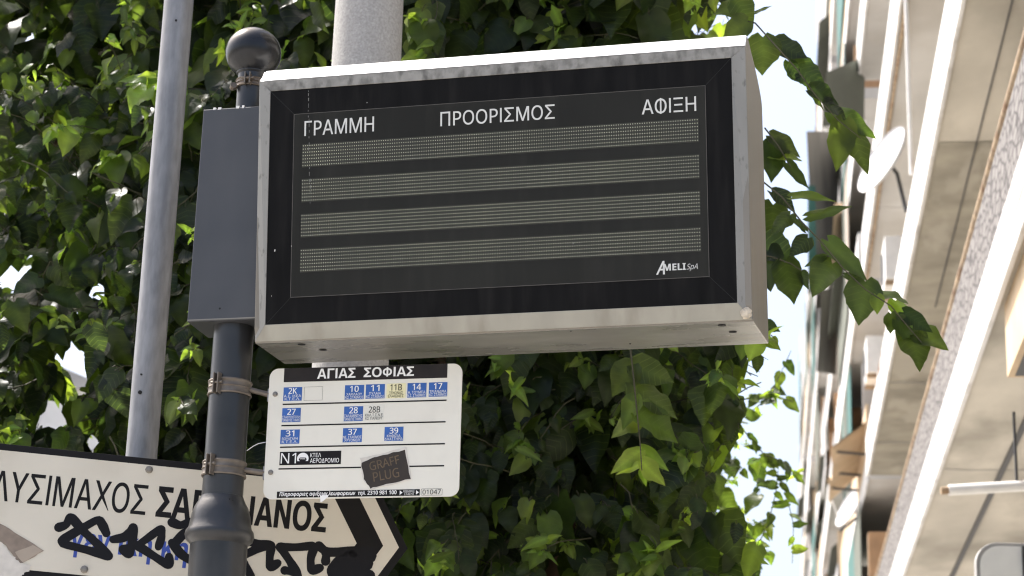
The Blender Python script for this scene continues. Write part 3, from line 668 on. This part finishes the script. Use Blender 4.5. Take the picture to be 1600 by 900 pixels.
def leafy_shoot(lv, tw, p0, d0, L, size, keep, out=Vector((0, -1, .2)), sag=.6, young=True, step=.055, tr=.003):
    pts = shoot_points(p0, d0, L, max(4, int(L/step)), sag)
    kp = []
    for q in pts:
        if not keep(q): break
        kp.append(q)
    if len(kp) > 2: tw.tube(kp, [tr*(1-.7*i/len(pts)) for i in range(len(kp))], 4)
    n = len(pts)
    for i in range(1, n):
        f = i/(n-1); ax = (pts[i]-pts[i-1]).normalized()
        side = ax.cross(out).normalized()*(1 if i % 2 else -1)
        ln = size*random.uniform(.7, 1.2)*(1-.55*f**2)
        dr = side*random.uniform(.3, .9)+ax*.45+Vector((0, 0, -1))*random.uniform(.5, 1.5)+out*random.uniform(-.1, .5)
        nr = out*random.uniform(.5, 1.4)+Vector((0, 0, 1))*random.uniform(.1, .9)+Vector((random.gauss(0, .42), random.gauss(0, .42), random.gauss(0, .3)))
        b = pts[i]+dr.normalized()*ln*.25
        if keep(b) and keep(b+dr.normalized()*ln*.6):
            tw.tube([pts[i], pts[i].lerp(b, .5)+Vector((0, 0, .006)), b], [.0017, .0013, .0011], 3)
            yg = max(0, f-.55)*2.0*random.uniform(.2, 1) if young else 0
            lv.add(b, dr, nr, ln, random.uniform(.66, .9), young=min(1, yg+(random.random() < .04)*.5))
    if young and keep(pts[-1]):
        y_ = random.uniform(.45, 1)
        for k in range(6):
            d = Vector((random.gauss(0, 1), random.gauss(0, .8)-.3, random.gauss(-.35, .6))); lv.add(pts[-1]+Vector((random.gauss(0, .018), random.gauss(0, .018), random.gauss(0, .018))), d, (random.gauss(0, .8), -1, random.random()), size*.45*random.uniform(.5, 1.25), random.uniform(.3, .5), young=min(1, y_*random.uniform(.6, 1.2)))
def limb(mb, pts, r0, r1):
    n = len(pts); sm = []
    for i in range(n-1):
        for k in range(5): sm.append(Vector(pts[i]).lerp(Vector(pts[i+1]), k/5)+Vector((random.gauss(0, .008), random.gauss(0, .008), 0)))
    sm.append(Vector(pts[-1])); mb.tube(sm, [r0+(r1-r0)*i/(len(sm)-1) for i in range(len(sm))], 10)

def tree(label, base, trunk_pts, r0, limbs, clusters, size, holes, ymin, xmax=None, shoots=()):
    t = empty('broadleaf_tree', Vector(base), label, 'tree', None)
    B = Vector(base); L = lambda p: Vector(p)-B
    mb = MB(); limb(mb, [L(p) for p in trunk_pts], r0, r0*.5); mb.build('trunk', M['bark'], t, smooth=True)
    mb = MB()
    for pts, ra, rb in limbs: limb(mb, [L(p) for p in pts], ra, rb)
    if limbs: mb.build('limbs', M['bark'], t, smooth=True)
    lv = Leaves(); tw = MB()
    for (c, rad, ns, dens) in clusters:
        c = Vector(c)
        for _ in range(ns):
            while True:
                u = Vector((random.uniform(-1, 1), random.uniform(-1, 1), random.uniform(-1, 1)))
                if u.length < 1: break
            p = c+Vector((u.x*rad[0], u.y*rad[1], u.z*rad[2]))
            def keep(q):
                if q.y < ymin(q): return False
                if xmax and q.x > xmax(q): return False
                for hd, hr, ha, hb_ in holes:      # openings between the branches, along one line through the crown
                    if ha < q.y < hb_:
                        e = q-CAM; e = e-hd*(e.y/hd.y)
                        if math.hypot(e.x, e.z) < hr*q.y/7.6: return False
                return True
            d = Vector((u.x*.6, u.y*.8-.25, u.z*.4))+Vector((random.gauss(0, .4), random.gauss(0, .4), random.gauss(-.1, .4)))
            leafy_shoot(lv, tw, p, d, random.uniform(.25, .6)*dens, size*dens*random.uniform(.45, 1.35), keep, young=random.random() < .55)
    # into tree space
    lv.b = [tuple(Vector(b)-B) for b in lv.b]; tw.v = [tuple(Vector(v)-B) for v in tw.v]
    lv.build('crown', t); tw.build('twigs', M['twig'], t)
    for (pts, leaves, lsz) in shoots:   # trailing shoots, each a part
        P_ = [L(at(*q)) for q in pts]; lv2 = Leaves(); mb = MB(); mb.tube(P_, [.0032*(1-.6*i/len(P_)) for i in range(len(P_))], 6)
        so_ = mb.build('trailing_shoot', M['twig'], t, smooth=True)
        Y = pts[0][2]
        for (bx_, by_, tx, ty, wr_, yg) in leaves:
            b = L(at(bx_, by_, Y+random.uniform(-.05, .05))); e = L(at(tx, ty, Y+random.uniform(-.06, .02))); d = e-b; ln = d.length*1.05
            lv2.add(b, d, (random.gauss(0, .25), -1, random.uniform(.0, .6)), ln, wr_, droop=random.uniform(.05, .2), fold=random.uniform(.1, .35), young=yg)
        lv2.build('shoot_leaves', so_)
    return t

def hole(px, py, rpx, Y=7.6, depth=4.0): return (ray(px, py), rpx/FPX*7.6, Y-depth, Y+depth)
def ym_main(q): return 6.85+.18*math.sin(q.x*3.1+1)+.15*math.sin(q.z*4.2+q.x*2)
def edge_main(q):                          # ragged right outline of the main crown, metres at its own distance
    return .80+.10*math.sin(q.z*7.3)+.07*math.sin(q.z*17+1)+.03*(q.y-7.2)
s1 = [(1150, 30, 6.7), (1180, 36, 6.66), (1207, 66, 6.6), (1245, 108, 6.55), (1275, 150, 6.5), (1310, 188, 6.5), (1345, 216, 6.5)]
l1 = [(1168, 8, 1120, 18, .8, .1), (1150, 0, 1178, 40, .8, .1), (1192, 58, 1196, 112, .95, .15), (1212, 66, 1258, 92, .7, .0), (1240, 100, 1290, 134, .65, 0), (1232, 96, 1250, 128, .5, 0), (1266, 140, 1312, 158, .7, 0), (1262, 142, 1290, 168, .5, .1),
      (1300, 176, 1368, 208, .62, .15), (1318, 190, 1306, 264, .62, .1), (1326, 200, 1356, 262, .55, .05), (1290, 160, 1330, 186, .6, 0), (1310, 196, 1330, 226, .6, .2), (1168, 34, 1130, 60, .9, .1), (1180, 20, 1205, 8, .3, 0)]
s2 = [(1190, 282, 6.75), (1222, 308, 6.7), (1252, 346, 6.65), (1285, 380, 6.6), (1318, 420, 6.55), (1352, 452, 6.5), (1392, 478, 6.5), (1420, 512, 6.5), (1440, 535, 6.5)]
l2 = [(1238, 308, 1304, 306, .36, .15), (1235, 335, 1207, 364, .55, 0), (1262, 338, 1326, 322, .32, 0), (1262, 372, 1236, 400, .75, 0), (1258, 360, 1232, 330, .3, 0), (1295, 378, 1352, 436, .45, .2), (1290, 402, 1258, 416, .5, .1), (1300, 412, 1268, 458, .8, .1),
      (1320, 430, 1356, 440, .5, 0), (1352, 440, 1340, 505, .85, .1), (1372, 455, 1420, 470, .6, .1), (1370, 462, 1372, 490, .8, .35), (1400, 470, 1424, 506, .55, .7), (1392, 490, 1396, 522, .7, 0), (1412, 488, 1456, 518, .6, 0), (1430, 514, 1478, 546, .75, .1), (1418, 520, 1448, 568, .7, 0), (1430, 505, 1452, 530, .5, .05), (1400, 500, 1430, 540, .6, .1)]
s3 = [(1180, 395, 6.9), (1208, 402, 6.86), (1236, 412, 6.82), (1254, 424, 6.8)]
l3 = [(1200, 392, 1206, 450, .9, 0), (1226, 410, 1244, 472, .85, .05), (1190, 380, 1240, 400, .8, 0), (1252, 425, 1258, 446, .4, 0)]
s4 = [(1195, 200, 6.95), (1215, 226, 6.9), (1236, 262, 6.88)]
l4 = [(1205, 212, 1252, 240, .6, .1), (1206, 250, 1252, 246, .6, .15), (1230, 255, 1262, 295, .45, .1), (1210, 222, 1206, 282, .7, 0), (1206, 300, 1240, 330, .7, 0), (1208, 320, 1206, 376, .8, 0)]
s5 = [(985, 545, 6.72), (990, 590, 6.68), (995, 640, 6.66), (1000, 690, 6.64), (1003, 735, 6.62)]
l5 = [(990, 570, 1050, 600, .7, .1), (990, 600, 1058, 650, .75, .12), (988, 570, 955, 615, .8, .1), (996, 645, 1062, 685, .7, .25), (992, 620, 975, 670, .6, .35), (994, 655, 958, 680, .8, .3), (1000, 705, 955, 736, .5, .75), (1002, 700, 1040, 735, .45, .7), (1003, 722, 1040, 756, .7, .6), (1002, 725, 962, 740, .4, .7), (1003, 735, 1010, 758, .45, .9)]

GAPS = [hole(108, 560, 38), hole(155, 452, 28), hole(128, 500, 17), hole(82, 645, 38), hole(143, 690, 22), hole(128, 592, 28), hole(20, 430, 26), hole(45, 60, 26), hole(14, 200, 26), hole(60, 300, 20)]
main = tree('tall broadleaf tree with big dark heart shaped leaves filling the view behind the display',
     (.15, 8.0, 0), [(.15, 8.0, 0), at(862, 900, 8.0), at(900, 800, 7.95), at(935, 700, 7.95), at(915, 600, 8.0), at(880, 400, 8.1), at(820, 200, 8.2), (.0, 8.3, 5.2)], .10,
     [([at(935, 700, 7.95), at(1010, 560, 7.8), at(1100, 400, 7.7), at(1150, 200, 7.5), at(1160, 30, 6.8)], .035, .008),
      ([at(900, 500, 8.05), at(700, 300, 7.9), at(560, 120, 7.8), at(430, -60, 7.7)], .04, .012),
      ([at(862, 880, 8.0), at(760, 700, 7.8), at(690, 560, 7.7), at(540, 420, 7.6)], .035, .01)],
     [((-.35, 8.1, 3.9), (1.5, 1.15, 1.7), 800, 1), ((.35, 8.0, 3.1), (.75, .95, 1.3), 360, 1), ((.15, 7.9, 2.9), (.9, .9, .7), 200, 1), ((-1.0, 8.85, 5.7), (1.4, 1.2, .9), 480, 1.7), ((-.15, 8.2, 4.9), (1.1, .9, .6), 200, 1.4), ((.35, 7.35, 5.5), (.75, .55, .35), 170, 1.4),  # enlarged clusters mostly above view are added to shade the leaves below
      ((.2, 9.2, 3.6), (1.0, .7, 1.6), 220, 1), ((-.9, 9.2, 3.9), (1.4, .7, 1.7), 300, 1)],
     .152, GAPS+[hole(905, 720, 26, 7.1, .75), hole(885, 800, 24, 7.1, .75), hole(868, 880, 26, 7.1, .75), hole(1098, 15, 12), hole(1118, 48, 10)], ym_main, edge_main, [(s1, l1, .14), (s2, l2, .14), (s3, l3, .14), (s4, l4, .14), (s5, l5, .14)])
def ym_left(q): return 6.95+.16*math.sin(q.x*4.1+2)+.14*math.sin(q.z*5.0)
left = tree('broadleaf tree with sunlit yellow green shoots and bright gaps behind the galvanised pole',
     (-2.45, 8.3, 0), [(-2.45, 8.3, 0), at(-190, 860, 8.3), at(-180, 640, 8.3), at(-150, 400, 8.5), at(-90, 100, 8.6), (-1.9, 8.6, 4.8)], .06,
     [([at(-150, 400, 8.5), at(60, 330, 8.4), at(230, 180, 8.3)], .016, .005)],
     [((-1.6, 7.75, 3.5), (.85, .75, 1.25), 380, 1), ((-1.35, 8.2, 3.9), (.9, .6, 1.2), 330, 1), ((-1.15, 7.7, 2.6), (.45, .6, .7), 130, 1), ((-1.85, 7.5, 2.75), (.35, .45, .5), 70, 1)],
     .145, GAPS, ym_left)
def ym_far(q): return 9.6
def edge_far(q):
    return 1.27+.16*math.sin(q.z*5.1+1)+.08*math.sin(q.z*13)
FS = []                                   # thin arching sprays at its edge
for path in ([(1150, 660), (1178, 690), (1205, 725), (1228, 770), (1240, 820), (1238, 880)], [(1165, 650), (1190, 630), (1212, 600), (1236, 548)], [(1175, 720), (1200, 712), (1225, 722), (1248, 748)], [(1170, 620), (1205, 616), (1240, 628)], [(1180, 860), (1200, 820), (1212, 770), (1216, 735)]):
    Yp = 10.2; P_ = [(x, y, Yp) for x, y in path]; lv_ = []
    for a_, b_q in zip(path[:-1], path[1:]):
        for k in range(3):
            f = k/3; x = a_[0]+(b_q[0]-a_[0])*f; y = a_[1]+(b_q[1]-a_[1])*f; an = random.uniform(-.9, .9)+(math.pi/2 if k % 2 else math.pi*.5)+(1.0 if k % 2 else -1.0); ln = random.uniform(16, 30)
            lv_.append((x, y, x+math.cos(an)*ln, y+math.sin(an)*ln*.9, random.uniform(.35, .7), random.choice((0, 0, .1, .3, .7))))
    FS.append((P_, lv_, .1))
far = tree('smaller leaved tree standing further back beneath the right end of the display',
     (.8, 11.0, 0), [(.8, 11.0, 0), (.85, 11.0, 1.8), (1.0, 10.9, 3.0), (.95, 10.9, 4.0)], .07,
     [([(.9, 11.0, 2.2), (1.25, 10.6, 2.9), (1.42, 10.3, 3.3)], .025, .006), ([(.9, 11.0, 2.0), (1.3, 10.6, 2.4), (1.42, 10.4, 2.7)], .02, .005)],
     [((.7, 10.8, 3.2), (.75, .9, 1.0), 330, 1), ((.85, 10.6, 2.5), (.6, .8, .6), 200, 1), ((1.1, 10.6, 3.0), (.4, .6, .9), 190, 1)],
     .105, [hole(1195, 690, 18, 10.6), hole(1215, 760, 26, 10.6), hole(1150, 645, 12, 10.6), hole(1160, 710, 10, 10.6), hole(1230, 670, 22, 10.6), hole(1190, 800, 14, 10.6), hole(1125, 630, 9, 10.6), hole(1170, 760, 9, 10.6)], ym_far, edge_far, FS)

# ------------------------------------------------------------------ building along the right of the street
def sw(px, py, l=1.4):                    # spot on the vertical plane l metres right of the eye, as (along, height)
    d = ray(px, py); D = Vector((math.sin(AZ), math.cos(AZ), 0)); Lr = Vector((math.cos(AZ), -math.sin(AZ), 0))
    t = l/(d@Lr); return t*(d@D), t*d.z+CAMZ
L0 = 1.4
near = empty('apartment_building', SM, 'near cream apartment building with long white balcony edges and stained undersides, right of the street', 'building')
S0, S1 = 4.0, 29.0
MB().box(2.75, 9.0, S0, S1, 0, 15.5).build('wall', M['wall_cream'], near)
def balcony(parent, z, s0, s1, fas, soff, rail=None, mats='render_white', depth=1.35, l0=L0):
    b = MB().box(l0, l0+depth, s0, s1, z, z+.16).build('balcony', M[soff], parent)
    MB().box(l0-.035, l0-.002, s0, s1, z-.03, z+fas).build('edge_beam', M[mats], b, bevel=.006)
    MB().box(l0-.0375, l0-.0352, s0, s1, z+fas*.36, z+fas*.46).build('drip_groove', M['panel_grey'], b)
    return b
z1_ = 3.82+CAMZ-.0
bA = balcony(near, 3.80+CAMZ, S0, S1, .36, 'soffit')
MB().box(L0-.02, L0+.01, S0, S1, 4.17+CAMZ, 4.66+CAMZ).build('mesh_panel', M['mesh'], bA)
MB().tube([(L0, S0, 4.72+CAMZ), (L0, S1, 4.72+CAMZ)], .032, 10).build('handrail', M['rail_rust'], bA, smooth=True)
mb = MB()
for k in range(26): mb.box(L0+.012, L0+.04, S0+k, S0+k+.03, 4.0+CAMZ, 4.70+CAMZ)
mb.build('rail_posts', M['rail_rust'], bA)
MB().box(L0+.46, L0+.50, S0, S1, 3.775+CAMZ, 3.805+CAMZ).build('drain_channel', M['dark_metal'], bA)
bB = balcony(near, 6.40+CAMZ, S0, S1, .52, 'soffit')
MB().box(L0-.005, L0+.02, S0, S1, 6.93+CAMZ, 7.05+CAMZ).build('rusty_rail', M['rail_rust'], bB)
bC = balcony(near, 9.26+CAMZ, S0, S1, .62, 'soffit_pale')
bD = balcony(near, 12.3+CAMZ, S0, S1, .62, 'soffit_pale')
# darker tan layer over the far part of the second balcony's soffit
def patch(parent, z, pts, material):
    MB().add([(x, y, z) for x, y in pts]+[(x, y, z+.004) for x, y in pts], [tuple(range(len(pts)))]).build('darker_patch', material, parent)
patch(bB, 6.394+CAMZ, [(L0+.02, 16.4), (L0+1.2, 16.4), (L0+1.2, 29), (L0+.02, 29)], M['darker_tan'])
for k, (l_, r_) in enumerate(((.32, .05), (.52, .02))):
    mb = MB(); mb.tube([(L0+l_, S0, 6.385+CAMZ), (L0+l_, 21, 6.385+CAMZ)], .006, 6); mb.build('cable', M['dark_metal'], bB)
mb = MB()
for k, z in enumerate((3.8, 6.4, 9.26, 12.3)):
    for s in (7, 11, 15, 19, 23, 27):
        wn = MB().box(2.70, 2.76, s-.7, s+.7, z+CAMZ+.2, z+CAMZ+2.3).build('window', M['pale_metal'], near)
        MB().box(2.685, 2.699, s-.6, s+.6, z+CAMZ+.3, z+CAMZ+2.2).build('pane', M['window_glass'], wn)

farb = empty('apartment_building', SM, 'further apartment building with cluttered narrow balconies, brown dividers and a green awning', 'building')
F0, F1 = 29.3, 92.0
MB().box(2.5, 9.0, F0, F1, 0, 26.0).build('wall', M['render_white'], farb)
fz = [3.6, 6.5, 9.4, 12.3, 15.2, 18.1, 21.0]
pm = ['panel_tan', 'panel_grey', 'panel_grey', 'panel_tan', 'render_white', 'panel_grey', 'wall_cream']
for k, z in enumerate(fz):
    for j in range(5):
        s0 = F0+.4+j*12.4; s1 = s0+11.6; lo = L0+random.uniform(-.03, .10)
        b = MB().box(lo, 2.5, s0, s1, z+CAMZ, z+CAMZ+.18).build('balcony', M['soffit_pale'], farb)
        MB().box(lo-.03, lo-.002, s0, s1, z+CAMZ-.04, z+CAMZ+.3).build('edge_beam', M['render_white'], b)
        MB().box(lo-.02, lo+.02, s0+.05, s1-.05, z+CAMZ+.305, z+CAMZ+random.choice((.8, 1.0, 1.1))).build('parapet', M[random.choice(pm)], b)
        for q in range(4):
            sp = s0+random.uniform(.5, 11); MB().box(lo+.03, 2.49, sp, sp+.08, z+CAMZ+.185, z+CAMZ+random.uniform(1.8, 2.7)).build('divider', M[random.choice(('panel_brown', 'panel_brown', 'panel_grey', 'panel_tan'))], b)
        for q in range(2):
            if random.random() < .55:
                sp = s0+random.uniform(.5, 6); MB().box(lo-.06, lo-.045, sp, sp+random.uniform(2, 5), z+CAMZ+random.uniform(.6, 1.3), z+CAMZ+2.85).build('hanging_blind', M[random.choice(('awning', 'blind_grey', 'blind_grey', 'blind_brown', 'teal'))], b)
        if random.random() < .45:
            sp = s0+random.uniform(1, 6); a0 = lo-.05-random.uniform(0, .25)
            mb = MB(); mb.add([(2.45, sp, z+CAMZ+2.7), (2.45, sp+4, z+CAMZ+2.7), (a0, sp+4, z+CAMZ+1.6), (a0, sp, z+CAMZ+1.6), (2.45, sp, z+CAMZ+2.73), (2.45, sp+4, z+CAMZ+2.73), (a0, sp+4, z+CAMZ+1.63), (a0, sp, z+CAMZ+1.63)],
                              [(0, 1, 2, 3), (4, 7, 6, 5), (0, 4, 5, 1), (1, 5, 6, 2), (2, 6, 7, 3), (3, 7, 4, 0)])
            mb.build('awning', M['awning'], b)
        for q in range(3):
            sp = s0+1.6+q*3.9; wn = MB().box(2.45, 2.51, sp, sp+1.5, z+CAMZ+.3, z+CAMZ+2.4).build('window', M[random.choice(('pale_metal', 'teal', 'panel_brown'))], farb)
            MB().box(2.43, 2.449, sp+.1, sp+1.4, z+CAMZ+.4, z+CAMZ+2.3).build('pane', M['window_glass'], wn)
s_, z_ = sw(1268, 350, 1.45)
for sp in (F1-10, F1-30):
    MB().box(1.33, 1.36, sp, sp+1.2, 3+CAMZ, 12+CAMZ).build('hanging_blind', M['teal'], farb)
# big green cloth on the sunny corner
M['curtain'] = mat('weathered_curtain', (.20, .19, .17), .9, var=.2, scale=3, stretch=(2, 2, .2))
def cloth(q, ys, material, parent, name):
    aw = MB(); p4 = [SM.inverted()@at(x, y, Y_) for (x, y), Y_ in zip(q, ys)]; off = Vector((0, .04, 0))
    aw.add([tuple(p) for p in p4]+[tuple(p+off) for p in p4], [(0, 1, 2, 3), (7, 6, 5, 4), (0, 4, 5, 1), (1, 5, 6, 2), (2, 6, 7, 3), (3, 7, 4, 0)])
    return aw.build(name, material, parent)
aw = cloth([(1352, 88), (1291, 113), (1284, 200), (1350, 205)], (28.5, 27.0, 27.0, 28.5), M['awning'], near, 'awning')
MB().tube([SM.inverted()@at(1284, 200, 27.0), SM.inverted()@at(1352, 190, 28.6)], .02, 6).build('awning_bar', M['pale_metal'], aw)
cloth([(1308, 205), (1260, 205), (1272, 445), (1312, 445)], (37, 36, 36, 37), M['curtain'], farb, 'curtain')
cloth([(1274, 290), (1262, 290), (1263, 450), (1276, 450)], (35.8, 35.6, 35.6, 35.8), M['teal'], farb, 'side_blind')
cloth([(1330, 315), (1304, 318), (1298, 410), (1324, 412)], (34.5, 34, 34, 34.5), M['panel_tan'], farb, 'side_panel')
cloth([(1312, 450), (1284, 452), (1276, 580), (1306, 585)], (38, 37.5, 37.5, 38), M['curtain'], farb, 'curtain')

# ------------------------------------------------------------------ things fixed to the building
def dish(px, py, s, r, facing, label, foot):
    c = at(px, py, s)
    d = empty('satellite_dish', Matrix.Translation(c), label, 'satellite dish')
    f = Vector(facing).normalized(); Q = f.to_track_quat('Z', 'Y').to_matrix().to_4x4()
    mb = MB(); prof = [(r*k/10, .22*r*(k/10)**2) for k in range(0, 11)]+[(r*1.01, .22*r+.012), (r*1.01, .22*r-.012)]+[(r*k/10+.004, .22*r*(k/10)**2-.02) for k in range(9, -1, -1)]
    prof = [(max(a, .001), b) for a, b in prof]
    vs = MB().lathe(prof, seg=40, cap=False); vs.v = [tuple(Q@Vector(v)) for v in vs.v]
    vs.build('reflector', M['dish_white'], d, smooth=True)
    ft = at(*foot) - c
    MB().tube([Q@Vector((0, 0, -.02)), Q@Vector((0, 0, -.12))+Vector((0, 0, -.05)), ft], .022, 8).build('mast', M['dark_metal'], d)
    a = Q@Vector((0, -r*.9, .1)); e = Q@Vector((0, -r*.25, r*.95))
    MB().tube([a, e], .012, 6).build('feed_arm', M['pale_metal'], d); MB().tube([e, e+(e.normalized()*.08)], .03, 8).build('receiver', M['pale_metal'], d)
dish(1388, 256, 22.0, .42, (-.86, -.33, .40), 'white satellite dish on a dark bracket in front of the second white balcony edge', (1416, 330, 21.6))
dish(1333, 795, 33.0, .36, (-.86, -.24, .42), 'smaller white satellite dish low down on the further building', (1312, 830, 33.2))

q_ = SM.inverted() @ at(1574, 590, 12.2)
sb = MB().box(q_.x, q_.x+.7, q_.y-2.2, q_.y, q_.z, q_.z+.46).build('shutter_box', M['panel_tan'], near)
MB().box(q_.x+.04, q_.x+.68, q_.y-2.1, q_.y-.05, q_.z-.004, q_.z+.02).build('dark_underside', M['dark_metal'], sb)  # dark sheet over nearly the whole underside of the box
# joints, cracks and old pipes on the undersides
for bal, zz in ((bA, 3.8), (bB, 6.39), (bC, 9.26)):
    for sp in random.sample(range(7, 28), 2):
        x = L0+.02; pts = []
        for k in range(8): pts.append((x+k*.18, sp+random.uniform(-.03, .03), zz+CAMZ-.002))
        MB().tube(pts, .006, 4).build('joint_crack', M['panel_grey'], bal)
MB().tube([(L0+.03, S0, 9.2+CAMZ), (L0+.03, S1, 9.2+CAMZ)], .022, 8).build('conduit', M['rail_rust'], bC)
MB().tube([(L0-.06, 18.5, 6.9+CAMZ), (L0-.06, 18.5, 9.3+CAMZ)], .02, 8).build('downpipe', M['pale_metal'], bC)
for k in range(7):
    sp = random.uniform(8, 26); hgt = random.uniform(.05, .16)
    MB().box(L0-.0385, L0-.0355, sp, sp+random.uniform(.1, .5), 6.40+CAMZ+.49-hgt, 6.40+CAMZ+.515).build('rust_run', M['rust'], bB)
def aircon(px, py, sdist, label):
    o = at(px, py, sdist); e = empty('air_conditioner', Matrix.Translation(o) @ Matrix.Rotation(-AZ, 4, 'Z'), label, 'air conditioner')
    MB().box(0, .32, -.42, .42, -.28, .28).build('housing', M['pale_metal'], e, bevel=.01)
    vs = MB().lathe([(.2, 0), (.2, .01), (.01, .012)], (0, 0, 0), 24); vs.v = [(-.003-z, y+.1, x) for x, y, z in vs.v]; vs.build('fan_grille', M['dark_metal'], e)
    for y in (-.36, .32): MB().box(.0, .36, y, y+.04, -.34, -.285).build('bracket', M['rail_rust'], e)
aircon(1380, 418, 25.5, 'white air conditioner housing mounted between the middle balcony edges')
aircon(1352, 565, 30.5, 'lower white air conditioner housing above the tattered tan awning')
ta = empty('tattered_awning', Matrix.Translation(at(1335, 722, 31)) @ Matrix.Rotation(-AZ, 4, 'Z'), 'tattered tan awning with struts low on the further building', 'awning')
cl_ = MB(); nA = 9; tops = [(.55, -1.6+3.2*k/nA, .55) for k in range(nA+1)]; bots = [(-.35+random.uniform(-.06, .06), -1.6+3.2*k/nA, -.15+random.uniform(-.16, .1)) for k in range(nA+1)]
cl_.add(tops+bots+[(x, y, z+.02) for x, y, z in tops+bots], [(k, k+1, nA+2+k, nA+1+k) for k in range(nA)]+[(2*nA+2+k, 3*nA+3+k, 3*nA+4+k, 2*nA+3+k) for k in range(nA)])
cl_.build('cloth', M['panel_tan'], ta)
for y in (-1.2, .2, 1.3): MB().tube([(.55, y, -.2), (-.3, y, -.12)], .02, 6).build('strut', M['dark_metal'], ta)
tA = at(1482, 766, 13.5); tB = at(1640, 757, 13.5)
tl = empty('tube_lamp', Matrix.Translation(tA), 'long white horizontal tube lamp across the underside of the lowest balcony', 'lamp')
MB().tube([(0, 0, 0), tB-tA], .036, 12).build('tube', M['pale_metal'], tl, smooth=True)
dv = (tB-tA).normalized(); MB().tube([-dv*.05, dv*.01], .026, 10).build('end_cap', M['rail_rust'], tl, smooth=True)
MB().tube([dv*.45, dv*.45+Vector((0, 0, .5))], .01, 6).build('hanger', M['dark_metal'], tl)
rs = at(1604, 925, 11.5)
sg = empty('rounded_sign', Matrix.Translation(rs), 'rounded white panel with a dark frame at the lower right corner under the balcony', 'sign')
MB().prism(rrect(-.27, .27, -.27, .27, .12), 0, .06).build('frame', M['panel_grey'], sg, bevel=.005)
MB().prism(rrect(-.25, .25, -.25, .25, .11), -.006, .01).build('panel', M['white_lip'], sg)
MB().box(-.018, .018, -.02, -.0065, -.25, .25).build('bar', M['dark_metal'], sg)

# ------------------------------------------------------------------ building glimpsed through the gap
gb = empty('distant_house', at(80, 760, 42), 'pale grey house glimpsed through the gap in the left tree', 'house')
c = at(80, 760, 42)
zt = at(80, 608, 42).z-c.z
MB().box(-1.2, .9, 0, 6, -c.z, zt).build('wall', M['render_white'], gb)
MB().add([(-1.4, -.2, zt), (1.1, -.2, zt), (1.1, 6.2, zt), (-1.4, 6.2, zt), (-.15, -.2, zt+.5), (-.15, 6.2, zt+.5)], [(0, 1, 4), (1, 2, 5, 4), (3, 5, 2), (0, 4, 5, 3), (0, 3, 2, 1)]).build('roof', M['panel_grey'], gb)
